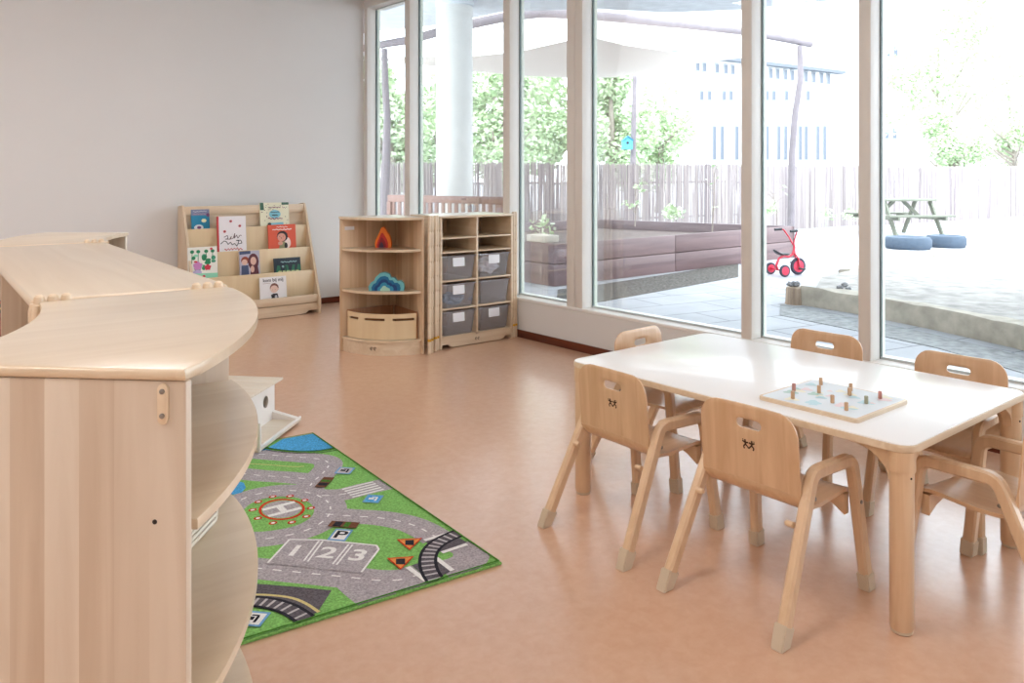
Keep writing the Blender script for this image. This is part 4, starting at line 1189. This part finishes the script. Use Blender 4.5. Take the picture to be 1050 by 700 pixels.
M_CONC = plain('concrete', rgb(214, 214, 210), .8, var=.06, vscale=4, bump=.1)
pcol = at(466, 200, z=9.7)
cl_ = thing('concrete_column', 'round concrete column under the canopy outside, behind the slatted bench', 'column', (pcol.x, pcol.y, 0))
MB().lathe([(.222, -.012), (.222, HS-.06)], (pcol.x, pcol.y, 0), 40).build('shaft', M_CONC, cl_)
MB().lathe([(.222, HS-.06), (.235, HS-.05), (.235, HS)], (pcol.x, pcol.y, 0), 40).build('collar', M_SOF, cl_)
# slatted bench back
M_BENCH = wood('bench_wood', rgb(150, 116, 104), rgb(122, 90, 80), 'z', .6, .6)
bl, br_ = Vector((4.75, 8.01, 0)), Vector((5.20, 6.45, 0)); bd_ = (br_-bl); BL_ = bd_.length
bt = thing('slatted_bench', 'wooden bench with slatted back outside, in front of the concrete column', 'bench', tuple((bl+br_)/2), math.atan2(bd_.y, bd_.x))
MB().box(-BL_/2, BL_/2, -.015, .02, .90, .98, .004).build('top_rail', M_BENCH, bt, local=True)
MB().box(-BL_/2, BL_/2, -.015, .02, .50, .56, .004).build('lower_rail', M_BENCH, bt, local=True)
for k in range(17):
    x = -BL_/2+.08+k*(BL_-.16)/16
    MB().box(x-.022, x+.022, -.008, .012, .56, .90, .002).build('slat', M_BENCH, bt, local=True)
MB().box(-BL_/2, BL_/2, -.45, -.02, .42, .45, .004).build('seat', M_BENCH, bt, local=True)
for x in (-BL_/2+.03, BL_/2-.03):
    MB().box(x-.03, x+.03, -.03, .03, -.012, .90, .004).build('leg', M_BENCH, bt, local=True)
    MB().box(x-.03, x+.03, -.45, -.39, -.012, .42, .004).build('leg', M_BENCH, bt, local=True)
# ------------------------------------------------------------------ reed fence
def fence():
    ks_ = [(250, 12.2), (385, 13), (560, 14.6), (757, 17), (900, 19.5), (1050, 23), (1200, 27)]
    P = [at(x, 170, z=z) for x, z in ks_]
    t = thing('reed_fence', 'reed screen fence of upright stalks running behind the playground', 'fence', (P[3].x, P[3].y, 0))
    mb = MB(); rr = random.Random(4); wire = MB()
    for a, b in zip(P, P[1:]):
        d = (b-a); L_ = d.length; d.normalize(); nn = Vector((-d.y, d.x, 0)); s_ = 0
        a0 = Vector((a.x, a.y, 0))
        while s_ < L_:
            w = rr.uniform(.010, .024); c_ = a0+d*s_+nn*rr.uniform(-.02, .02); tl = rr.gauss(0, .016)
            hh = 1.40+rr.uniform(-.02, .03); mb.mi = rr.choice((0, 0, 1, 1, 2, 3))
            q = []
            for (ox, oz) in ((0, -.012), (w, -.012), (w+tl, hh), (tl, hh)):
                q.append(c_+d*ox+Vector((0, 0, oz)))
            r2 = nn*w*.6
            vs = [mb.bm.verts.new(v) for v in q]; vb = [mb.bm.verts.new((q[0]+q[1])/2+r2), mb.bm.verts.new((q[2]+q[3])/2+r2)]
            vf = [mb.bm.verts.new((q[0]+q[1])/2-r2), mb.bm.verts.new((q[2]+q[3])/2-r2)]
            mb.face((vs[0], vf[0], vf[1], vs[3])); mb.face((vf[0], vs[1], vs[2], vf[1])); mb.face((vs[1], vb[0], vb[1], vs[2])); mb.face((vb[0], vs[0], vs[3], vb[1]))
            s_ += w*rr.uniform(.38, .62)
        for z in (.35, 1.05):
            wire.tube([a0+nn*.035+Vector((0, 0, z)), a0+nn*.035+d*L_+Vector((0, 0, z))], .02, 5)
    mb.build('reed_screen', [plain('reed_%d' % i, rgb(*c), .8) for i, c in enumerate([(190, 180, 178), (176, 166, 166), (204, 194, 190), (156, 146, 148)])], t)
    wire.build('support_rail', plain('fence_rail', rgb(140, 128, 118), .7), t)
fence()
# ------------------------------------------------------------------ raised bed
M_PLK = wood('bed_planks', rgb(132, 106, 106), rgb(98, 76, 78), 'x', .5, .6)
M_PLKG = wood('bed_planks_grey', rgb(140, 124, 126), rgb(108, 94, 98), 'x', .5, .6)
rb_ = thing('raised_bed', 'long raised garden bed of red-brown timber planks outside', 'planter', (8.2, 8.0, 0))
def plank(a, b, z0, z1, T, mat):
    a, b = Vector(a), Vector(b); d = b-a; L_ = d.length
    fr = Matrix.Translation((a.x, a.y, 0)) @ Matrix.Rotation(math.atan2(d.y, d.x), 4, 'Z')
    mb = MB(); mb.box(0, L_, 0, T, z0, z1, .006); mb.build('side_board', mat, rb_, frame=fr)
corners = [(5.9, 6.45), (10.8, 6.5), (9.85, 9.75), (5.9, 9.75)]
for i in range(4):
    a, b = corners[i], corners[(i+1) % 4]
    for (z0, z1, m) in ((-.012, .225, M_PLK), (.232, .45, M_PLK if i in (0, 3) else M_PLKG)):
        if i == 0:
            mid_ = (8.0, 6.475); plank(a, mid_, z0, z1, .05, m); plank((8.008, 6.475), b, z0, z1, .05, m)
        else: plank(a, b, z0, z1, .05, m)
mb = MB(); mb.prism([(5.96, 6.51), (10.72, 6.56), (9.79, 9.69), (5.96, 9.69)], -.012, .30); mb.build('soil', plain('soil', rgb(110, 98, 94), .95, var=.3, vscale=10, bump=.5), rb_)
MB().box(5.93, 6.14, 6.62, 6.95, .451, .53, .01).build('edging_stone', plain('pale_stone', rgb(206, 198, 184), .8))
so = bpy.data.objects['edging_stone']; tag(so, 'pale square stone resting on the left corner of the raised bed', 'stone')
# mulch strip in front of the bed (uncountable)
def strip(name, px, z, mat, lab, cat, seed):
    mb = MB(); mb.prism([(at(x, y).x, at(x, y).y) for x, y in px], -.012, z); o = mb.build(name, mat); tag(o, lab, cat, kind='stuff')
M_MULCH = plain('mulch', rgb(96, 93, 88), .95, var=.9, vscale=40, bump=1.0)
strip('mulch', [(572, 296), (611, 291.5), (700, 278), (757, 268), (757, 283), (690, 295), (611, 309), (570, 312)], -.007, M_MULCH, 'grey-green mulch strip along the foot of the raised bed', 'mulch', 1)
# ------------------------------------------------------------------ sandbox
M_CURB = plain('weathered_stone', rgb(178, 170, 156), .9, var=.25, vscale=7, bump=.6)
M_SAND = plain('sand', rgb(156, 152, 147), .95, var=.28, vscale=7, bump=1.0)
M_COB = plain('cobbles', rgb(150, 152, 152), .9, var=.3, vscale=14, bump=.5)
def beam(path, w, h, name, mat, label, cat, z0=-.012, group=None, jit=.0):
    P = [Vector((p.x, p.y, 0)) for p in path]; mb = MB(); rows = []
    Q = []
    for a, b in zip(P, P[1:]):
        n = max(2, int((b-a).length/.15))
        for k in range(n): Q.append(a.lerp(b, k/n))
    Q.append(P[-1]); rr = random.Random(2)
    for i, p in enumerate(Q):
        t = (Q[min(i+1, len(Q)-1)]-Q[max(i-1, 0)]).normalized(); n_ = Vector((-t.y, t.x, 0)); j = rr.uniform(-jit, jit)
        rows.append([mb.bm.verts.new(p+n_*a*w/2+Vector((0, 0, z))) for a, z in ((-1, z0), (-1, z0+h*.8+j), (-.8, z0+h+j), (.8, z0+h-j), (1, z0+h*.8), (1, z0))])
    for a, b in zip(rows, rows[1:]):
        for k in range(6): mb.face((a[k], a[(k+1) % 6], b[(k+1) % 6], b[k]))
    mb.face(rows[0][::-1]); mb.face(rows[-1])
    return tag(mb.build(name, mat), label, cat, group)
nc = [at(824, 312), at(880, 321), at(960, 337), at(1050, 357), at(1150, 385)]
beam([p+Vector((.10, .04, 0)) for p in nc], .17, .17, 'sandbox_curb', M_CURB, 'weathered stone curb along the near side of the sandbox', 'curb', jit=.012)
fcb = [at(886, 287), at(905, 284), at(975, 270), at(1060, 281), at(1180, 300)]
beam([p+Vector((.12, .3, 0)) for p in fcb], .16, .10, 'sandbox_curb', M_CURB, 'low stone curb along the far side of the sandbox', 'curb', jit=.01)
mb = MB(); mb.prism([(p.x+.20, p.y+.02) for p in nc]+[(p.x+.0, p.y+.2) for p in fcb[::-1]]+[(at(842, 292).x, at(842, 292).y)], -.011, .085); tag(mb.build('sandbox_sand', M_SAND), 'pale sand filling the sandbox', 'sand', kind='stuff')
strip('cobblestones', [(800, 311), (824, 314), (880, 325), (960, 342), (1052, 364), (1150, 392), (1150, 420), (1050, 381), (960, 355), (880, 338), (800, 322)], -.007, M_COB, 'dark cobble strip along the foot of the sandbox curb', 'cobblestones', 2)
st = at(816, 311.5)
sg_ = thing('tree_stump', 'short round tree stump at the corner of the sandbox', 'stump', (st.x+.06, st.y+.05, 0))
MB().lathe([(.088, -.012), (.082, .02), (.078, .13), (.072, .145)], (st.x+.06, st.y+.05, 0), 24).build('trunk_section', wood('stump_bark', rgb(190, 168, 146), rgb(130, 110, 94), 'z', .9, .9), sg_)
MB().lathe([(.070, .1455), (.068, .150)], (st.x+.06, st.y+.05, 0), 24).build('cut_face', wood('stump_cut', rgb(200, 184, 162), rgb(176, 156, 134), 'z', .9, .9), sg_)
rr = random.Random(11)
M_STN = plain('dark_stones', rgb(150, 150, 152), .9, var=.3, vscale=20)
stp = [(812, 297, .155, .03), (819, 294, .155, .035), (824, 297, .155, .028), (861, 297, .09, .03), (866, 294, .09, .03), (870, 298, .09, .024), (843, 299, .09, .022)]
slb = ['grey stone on the left of the stump top', 'largest grey stone on the stump top', 'grey stone on the right edge of the stump top', 'dark stone in the sand left of the mullion, front one', 'dark stone in the sand left of the mullion, rear one', 'dark stone in the sand closest to the mullion', 'small stone in the sand between the stump and the stone group']
for (x, y, h, r), lb in zip(stp, slb):
    p = at(x, y, h)
    if h > .1: p = Vector((st.x+.06+{812: -.04, 819: .0, 824: .038}[x], st.y+.05+{812: .02, 819: -.02, 824: .03}[x], 0))
    lump('stone', lb, 'stone', (p.x, p.y, .1505 if h > .1 else .086), (r, r, r*.7), M_STN, x, 'loose stones at the sandbox')
# ------------------------------------------------------------------ tricycle
tp = at(806, 281)
M_RED = plain('red_paint', rgb(214, 34, 64), .35, coat=.3); M_TYRE = plain('tyre_rubber', rgb(62, 60, 74), .7); M_BLK = plain('black_plastic', rgb(40, 42, 48), .5)
M_RIM = plain('pink_red_rim', rgb(232, 60, 90), .4)
trk = thing('tricycle', 'small red tricycle with black seat standing on the terrace', 'tricycle', (tp.x, tp.y, -.012), math.atan2(-SA, CA)+.30)
def wheel(x, y, r, w):
    n = 28; M_ = Matrix.Translation((x, y, r)) @ Matrix.Rotation(PI/2, 4, 'X')
    mb = MB(); mb.lathe([(r*.70, -w/2), (r*.9, -w/2), (r, -w/4), (r, w/4), (r*.9, w/2), (r*.70, w/2)], M=M_, n=n); wh = mb.build('wheel', M_TYRE, trk, local=True)
    mb = MB(); mb.lathe([(r*.69, -w*.52), (r*.69, w*.52)], M=M_, n=n)
    for k in range(5):
        a = 2*PI*k/5
        mb.lathe([(r*.10, -w*.6), (r*.10, w*.6)], M=M_ @ Matrix.Translation((r*.42*math.cos(a), r*.42*math.sin(a), 0)), n=8)
    mb.lathe([(r*.2, -w*.7), (r*.2, w*.7)], M=M_, n=16)
    tag(mb.build('rim', M_RIM, wh, local=True), 'pinkish red wheel rim')
wheel(.17, 0, .105, .035); wheel(-.12, -.14, .072, .03); wheel(-.12, .14, .072, .03)
mb = MB()
mb.tube([(-.12, -.15, .072), (-.12, .15, .072)], .012, 8)
mb.tube([(-.12, 0, .072), (-.14, 0, .12), (-.10, 0, .21), (-.04, 0, .235), (.04, 0, .225), (.09, 0, .25), (.115, 0, .30), (.12, 0, .35)], .016, 10)
mb.build('frame', M_RED, trk, local=True)
mb = MB(); mb.tube([(.17, -.03, .105), (.155, -.03, .20), (.125, 0, .26), (.115, 0, .36), (.10, 0, .38)], .011, 8); mb.tube([(.17, .03, .105), (.155, .03, .20), (.125, 0, .26)], .011, 8)
for s_ in (-1, 1): mb.tube([(.10, 0, .37), (.085, s_*.06, .46), (.06, s_*.13, .545), (.04, s_*.15, .55)], .009, 8)
mb.build('fork_and_handlebar', M_RED, trk, local=True)
for s_ in (-1, 1):
    mb = MB(); mb.tube([(.045, s_*.15, .55), (-.05, s_*.155, .545)], .016, 8); mb.build('grip', M_BLK, trk, local=True)
    mb = MB(); mb.box(.14, .20, s_*.085-.035, s_*.085+.035, .10+s_*.03, .118+s_*.03, .004); mb.tube([(.17, s_*.02, .105), (.17, s_*.05, .109+s_*.03)], .006, 6); mb.build('pedal', M_BLK, trk, local=True)
mb = MB(); t = bmesh.new(); bmesh.ops.create_icosphere(t, subdivisions=3, radius=1)
for v in t.verts: v.co = Vector((v.co.x*.115, v.co.y*(.07 if v.co.x < 0 else .04), v.co.z*.016+(.06*v.co.x**2 if v.co.x < 0 else .0)))
mb.add(t, Matrix.Translation((-.06, 0, .258))); mb.build('seat', M_BLK, trk, local=True)
# ------------------------------------------------------------------ picnic table and tyres
M_PIC = wood('picnic_wood', rgb(130, 132, 118), rgb(108, 112, 98), 'x', .5, .7)
pp = at(914, 241)
pt = thing('picnic_table', 'weathered wooden picnic table with attached benches at the back of the playground', 'table', (pp.x+.3, pp.y, -.012), math.atan2(-SA, CA)+.15)
for k in range(5): MB().box(-.62, .62, -.34+k*.14, -.34+k*.14+.125, .70, .74, .005).build('tabletop_board', M_PIC, pt, local=True)
for s_ in (-1, 1):
    for k in range(2): MB().box(-.70, .70, s_*.66-.12+k*.125, s_*.66-.12+k*.125+.115, .40, .435, .005).build('bench_board', M_PIC, pt, local=True)
for x in (-.5, .5):
    MB().box(x-.02, x+.02, -.78, .78, .335, .40, .004).build('cross_beam', M_PIC, pt, local=True)
    for s_ in (-1, 1):
        mb = MB(); mb.sweep([(x+.04, s_*.62, 0), (x+.04, s_*.22, .70)], .04, .09, side=Vector((1, 0, 0)), ch=.004); mb.build('leg', M_PIC, pt, local=True)
    mb = MB(); mb.sweep([(x, 0, .345), (x*.2, 0, .70)], .04, .07, ch=.004); mb.build('brace', M_PIC, pt, local=True)
M_TY2 = plain('old_tyre', rgb(78, 92, 108), .8, var=.15, vscale=20)
for k, (x, z, lb, r) in enumerate(((931, 13.3, 'larger old tyre lying flat in front of the picnic table, left one', .36), (970, 13.6, 'smaller old tyre lying flat right of the larger tyre', .31))):
    p = at(x, 250, z=z); mb = MB(); prof = [(r*.55, .03), (r*.7, .0), (r*.92, .005), (r, .05), (r, .15), (r*.92, .195), (r*.7, .20), (r*.55, .17)]
    t = bmesh.new(); n = 36
    R_ = [[t.verts.new((p.x+q[0]*math.cos(2*PI*i/n), p.y+q[0]*math.sin(2*PI*i/n), q[1]-.012)) for i in range(n)] for q in prof]
    for a, b in zip(R_, R_[1:]+R_[:1]):
        for i in range(n): t.faces.new((a[i], a[(i+1) % n], b[(i+1) % n], b[i]))
    mb.add(t); tag(mb.build('old_tyre', M_TY2), lb, 'tyre', 'old tyres on the playground')
# ------------------------------------------------------------------ log pergola and shade sail
M_LOG = plain('bleached_log', rgb(132, 124, 128), .85, var=.12, vscale=5, bump=.3)
def V(px, py, z): return at(px, py, z=z)
pth = [V(370, 50, 11.5), V(395, 45, 11.4), V(420, 41, 11.3), V(449, 33, 11.2), V(486, 24, 11.2), V(520, 17, 11.2), V(556, 13, 11.3), V(600, 15, 11.6), V(640, 19, 12.2), V(690, 25, 13.2)]
mb = MB(); mb.tube(pth, [.05, .055, .06, .065, .07, .072, .075, .075, .07, .06], 12); tag(mb.build('log_beam', M_LOG), 'bent thick log beam arching across the left windows outside', 'log')
pth = [V(655, 21, 12.9), V(700, 26, 13.3), V(757, 32, 14), V(800, 39, 14.6), V(831, 45, 15)]
mb = MB(); mb.tube(pth, [.05, .055, .06, .065, .068], 12); tag(mb.build('log_beam', M_LOG), 'straighter log beam ending above the bent pole at the right', 'log')
def pole(pts, r, lb):
    mb = MB(); pts = list(pts); g = pts[-1]; pts.append(Vector((g.x, g.y, -.012))); mb.tube(pts, r, 10); return tag(mb.build('log_pole', M_LOG), lb, 'pole')
pole([V(394, 50, 11.4), V(395, 90, 11.4), V(397, 120, 11.4), V(396, 160, 11.4), V(394, 200, 11.4)], [.045, .05, .05, .06, .07, .07], 'log pole carrying the left end of the bent beam')
pole([V(820, 47, 14.8), V(821, 80, 14.8), V(815, 120, 14.8), V(812, 160, 14.8), V(811, 225, 14.8)], [.05, .055, .06, .062, .065, .065], 'slightly bent log pole behind the tricycle')
pole([V(651, 78, 19), V(650, 120, 19), V(649, 170, 19)], [.05, .06, .07, .075], 'pale pole behind the reed fence carrying the birdhouse')
# sail cloth
M_SAIL = plain('sand_sail_cloth', rgb(238, 228, 218), .85)
def sail():
    A_ = [V(372, 60, 12.0), V(420, 58.5, 11.6), V(480, 58, 11.3), V(530, 53, 11.2), V(575, 43, 11.0), V(603, 37, 11.0), V(640, 46, 11.4), V(690, 53, 12.4), V(757, 58, 14.0)]
    B_ = [V(374, 60.5, 12.3), V(430, 62, 14), V(490, 68, 15), V(540, 76, 15.4), V(590, 80, 15.5), V(630, 79, 15.5), V(670, 72, 15.2), V(710, 65, 14.9), V(757, 59.5, 14.2)]
    mb = MB(); n = 8; rows = []
    for k in range(n+1):
        t = k/n; rows.append([mb.bm.verts.new(a.lerp(b, t)+Vector((0, 0, -.25*math.sin(PI*t)*min(1, i/2, (8-i)/2)*.6))) for i, (a, b) in enumerate(zip(A_, B_))])
    low = [[mb.bm.verts.new(v.co-Vector((0, 0, .006))) for v in r] for r in rows]
    for R_ in (rows, low):
        for a, b in zip(R_, R_[1:]):
            for i in range(8): mb.face((a[i], a[i+1], b[i+1], b[i]))
    for i in range(8):
        mb.face((rows[0][i], rows[0][i+1], low[0][i+1], low[0][i])); mb.face((rows[n][i], rows[n][i+1], low[n][i+1], low[n][i]))
    t = thing('shade_sail', 'sand-coloured shade sail stretched under the log beams', 'shade sail', tuple(V(600, 60, 12)))
    mb.build('cloth', M_SAIL, t)
    mb = MB(); mb.tube([V(757, 58.5, 14.0), V(784, 57, 14.4), V(818, 54, 14.8)], .008, 5); mb.build('cord', M_SAIL, t)
sail()
# birdhouse
bp_ = V(643, 147, 18.9)
bh_ = thing('birdhouse', 'light blue birdhouse on the pale pole', 'birdhouse', (bp_.x, bp_.y, bp_.z-.14), math.atan2(-SA, CA))
M_BH = plain('sky_blue_paint', rgb(86, 176, 206), .6)
mb = MB(); mb.prism([(-.12, 0), (.12, 0), (.12, .2), (0, .3), (-.12, .2)], -.10, .10, M=Matrix(((1, 0, 0, 0), (0, 0, 1, 0), (0, 1, 0, 0), (0, 0, 0, 1)))); mb.build('body', M_BH, bh_, local=True)
mb = MB()
for s_ in (-1, 1): mb.add(MB().box(0, .17, -.13, .13, 0, .015).bm, Matrix.Translation((0, 0, .31)) @ Matrix.Rotation(s_*.70 if s_ > 0 else PI-.70, 4, 'Y'))
mb.build('roof', plain('teal_roof', rgb(60, 140, 170), .6), bh_, local=True)
mb = MB(); mb.lathe([(.03, 0), (.03, .006)], M=Matrix.Translation((0, -.1005, .15)) @ Matrix.Rotation(PI/2, 4, 'X'), n=16); mb.build('entrance_hole', M_DARK, bh_, local=True)
# ------------------------------------------------------------------ plants
def leaf_mat(name, col): return plain(name, col, .7, var=.2, vscale=3)
LEAF = [leaf_mat('leaf_flare_a', rgb(212, 226, 194)), leaf_mat('leaf_flare_b', rgb(198, 216, 176)), leaf_mat('leaf_flare_c', rgb(222, 232, 206)), leaf_mat('leaf_flare_d', rgb(180, 204, 162))]  # leaf greens lightened, the outdoor flare is put into their colour
M_BARK = plain('bark', rgb(160, 150, 140), .9, var=.2, vscale=10)
def leaves(mb, c, rad, n, size, rr, hollow=.5):
    for _ in range(n):
        v = Vector((rr.gauss(0, 1), rr.gauss(0, 1), rr.gauss(0, 1))).normalized()*(hollow+(1-hollow)*rr.random()**.6)
        p = Vector(c)+Vector((v.x*rad[0], v.y*rad[1], v.z*rad[2]))
        a = Vector((rr.gauss(0, 1), rr.gauss(0, 1), rr.gauss(0, .6))).normalized(); b = a.cross(Vector((rr.gauss(0, 1), rr.gauss(0, 1), rr.gauss(0, 1)))).normalized()
        s_ = size*rr.uniform(.6, 1.4); mb.mi = rr.randrange(4)
        mb.poly([p-a*s_, p-b*s_*.55, p+a*s_, p+b*s_*.55])
def tree(px, pyc, z, rx, rz, lb, seed, n=2600, size=.14, blobs=9):
    n = int(n*3.0); size *= .55
    rr = random.Random(seed); c = at(px, pyc, z=z)
    t = thing('tree', lb, 'tree', (c.x, c.y, 0), 0, 'trees beyond the reed fence')
    mb = MB()
    for k in range(blobs):
        o_ = Vector((rr.uniform(-.75, .75)*rx, rr.uniform(-.6, .6)*rx, rr.uniform(-.75, .75)*rz))
        leaves(mb, c+o_, (rx*.45, rx*.45, rz*.38), n//blobs, size, rr, .55)
    mb.build('foliage', LEAF, t, smooth=False)
    mb = MB(); base = Vector((c.x, c.y, -.012))
    mb.tube([base, base.lerp(c, .5)+Vector((.1, 0, 0)), c+Vector((0, 0, rz*.4))], [.16, .12, .05], 8)
    for k in range(6):
        a = rr.uniform(0, 6.28); s0 = base.lerp(c, rr.uniform(.5, .95)); mb.tube([s0, s0+Vector((math.cos(a)*rx*.4, math.sin(a)*rx*.4, rz*.3)), s0+Vector((math.cos(a)*rx*.7, math.sin(a)*rx*.7, rz*.55))], [.06, .04, .015], 6)
    mb.build('trunk', M_BARK, t)
tree(398, 132, 18, 1.2, 1.5, 'pale green tree behind the fence at the far left window', 1)
tree(450, 126, 22.5, 1.6, 1.9, 'pale green tree behind the fence, partly hidden by the concrete column', 2)
tree(508, 128, 18.5, 1.2, 1.6, 'pale green tree behind the fence right of the concrete column', 3)
tree(562, 126, 24.8, 1.7, 2.0, 'pale green tree behind the fence seen through the third window', 4, 3200)
tree(626, 125, 22.5, 1.3, 2.1, 'pale green tree behind the birdhouse pole', 5, 3000)
tree(676, 140, 26, 1.5, 1.8, 'low pale green tree right of the birdhouse, before the white building', 6, 2200)
tree(962, 90, 33, 2.4, 4.2, 'tall pale tree behind the fence at the right, left of its neighbour', 7, 2600, .17)
tree(1035, 80, 42, 4.0, 5.0, 'largest pale tree at the right picture edge', 8, 3000, .17)
tree(975, 146, 25.5, 1.1, 1.2, 'low green shrub-like tree above the fence at the right', 9, 1500, .12)
tree(1040, 146, 28, 1.7, 1.4, 'low green bushy tree above the fence at the right edge', 10, 1700, .12)
def sapling(px, pyb, z, hgt, lb, seed, nl=26, lean=.0):
    rr = random.Random(seed); b = at(px, pyb, z=z)
    t = thing('young_plant', lb, 'plant', tuple(b), 0)
    mb = MB(); lf = MB()
    top_ = b+Vector((lean, 0, hgt)); m_ = b+Vector((lean*.3+.03, 0, hgt*.5))
    mb.tube([b, m_, top_], [.010, .008, .004], 6)
    for k in range(7):
        u = rr.uniform(.3, 1); s0 = b.lerp(top_, u); a = rr.uniform(0, 6.28); e = s0+Vector((math.cos(a)*.16, math.sin(a)*.16, .12))
        mb.tube([s0, (s0+e)/2+Vector((0, 0, .02)), e], [.005, .004, .002], 5)
        leaves(lf, e, (.07, .07, .05), nl//7, .035, rr, .1)
    mb.build('stem', M_BARK, t)
    if nl: lf.build('leaves', LEAF, t, smooth=False)
sapling(651, 232, 12.2, .62, 'young leafy sapling in the raised bed left of centre', 21, 60)
sapling(730, 241, 10.9, .85, 'thin bare-branched sapling in the raised bed near the mullion', 22, 7, .05)
sapling(797, 234, 12.6, .55, 'thin twiggy plant beside the tricycle handlebar', 23, 20, -.12)
for (x, y, z, lb, n) in ((690, 228, 13.5, 'green weed at the foot of the fence behind the raised bed', 120), (787, 222, 14.6, 'green weed at the fence left of the bent pole', 160), (847, 228, 17.5, 'small weeds at the fence right of the bent pole', 60), (872, 228, 18.0, 'green weeds at the fence beside the mullion', 90), (556, 246, 10.2, 'small green weed on the soil behind the left end of the raised bed', 40)):
    p = at(x, y, z=z); rr = random.Random(x); mb = MB(); leaves(mb, (p.x, p.y, max(p.z, .0)+.16), (.2, .2, .16), n, .045, rr, .1)
    mb.mi = 0; mb.tube([(p.x, p.y, -.012 if x != 556 and x != 690 else .3), (p.x, p.y, max(p.z, 0)+.16)], .006, 5)
    tag(mb.build('weed', LEAF, smooth=False), lb, 'plant')
# ------------------------------------------------------------------ white buildings beyond
M_BLD = plain('white_render', rgb(222, 222, 222), .8)
M_PANE = plain('building_glass', rgb(92, 100, 112), .4)
M_PFR = plain('building_window_frame', rgb(156, 160, 166), .6)
def building(name, lb, pa, pb, hgt, wins, roof=True, thick=12):
    a, b = Vector((pa.x, pa.y, 0)), Vector((pb.x, pb.y, 0)); d = (b-a); L_ = d.length; ang = math.atan2(d.y, d.x)
    t = thing(name, lb, 'building', (a.x, a.y, 0), ang)
    MB().box(0, L_, 0, thick, -.012, hgt).build('facade', M_BLD, t, local=True)
    if roof: MB().box(-.4, L_+.4, -.6, thick, hgt, hgt+.25).build('roof_edge', plain('roof_grey', rgb(110, 116, 124), .7), t, local=True)
    def along(px):
        # parameter along facade where the view ray of column px meets it
        r = at(px, 100, z=1.0); dx, dy = r.x, r.y
        den = dx*d.y-dy*d.x
        s_ = (a.y*dx-a.x*dy)/(-(d.y*dx-d.x*dy))
        return s_*L_, (a+d*s_)
    for (px, y0, y1, w) in wins:
        s_, P = along(px); z = SA*P.x+CA*P.y
        z0, z1 = H-(y1-HY)*z/F, H-(y0-HY)*z/F; ww = w*z/F*1.1
        mb = MB(); mb.box(s_-ww/2, s_+ww/2, -.08, .02, z0, z1, .01); f = mb.build('window', M_PFR, t, local=True)
        mb = MB(); mb.box(s_-ww*.38, s_+ww*.38, -.10, -.079, z0+.12, z1-.12); mb.build('pane', M_PANE, f, local=True)
W1 = []
for x in (715, 722, 735, 744, 751, 790, 797, 805, 812, 826, 834, 842, 849): W1.append((x, 63+(x-715)*.085, 74+(x-715)*.10, 5))
for x in (719, 727, 742, 749, 786, 793, 806, 828): W1.append((x, 92, 104, 5))
for x in (732, 740, 755, 786, 798, 805, 820, 826, 838, 845): W1.append((x, 128, 165, 5))
building('white_building', 'long white building with window rows beyond the fence, behind the bent pole', at(685, 100, z=58), at(858, 100, z=69), 9.95, W1)
building('tall_white_building', 'taller white building rising behind the long one', at(640, 100, z=96), at(885, 100, z=104), 34, [(807, 22, 33, 3), (815, 20, 35, 4), (825, 22, 37, 5)], roof=False)
building('white_tower_block', 'white block with stacked windows right of the last mullion', at(872, 100, z=72), at(925, 100, z=74), 17, [(910, 46, 60, 5), (918, 46, 60, 5), (909, 77, 90, 4), (917, 76, 90, 6), (909, 130, 143, 4), (917, 131, 143, 5)], roof=False)
# ------------------------------------------------------------------ light
w = bpy.data.worlds.new('sky'); SC.world = w; w.use_nodes = True
bg = w.node_tree.nodes['Background']; bg.inputs[0].default_value = (.84, .92, 1.0, 1); bg.inputs[1].default_value = 5.5
# ------------------------------------------------------------------ camera
cam = bpy.data.cameras.new('camera'); cam.sensor_width = 36; cam.lens = F/1050*36; cam.shift_y = -(350-HY)/1050
cam.clip_start = .05; cam.clip_end = 400
co = bpy.data.objects.new('camera', cam); COL.objects.link(co); co.location = (0, 0, H)
co.rotation_euler = (PI/2, 0, -math.atan2(SA, CA)); SC.camera = co
vs = SC.view_settings; vs.view_transform = 'Standard'; vs.look = 'None'; vs.gamma = 1; vs.use_curve_mapping = False; vs.exposure = .14
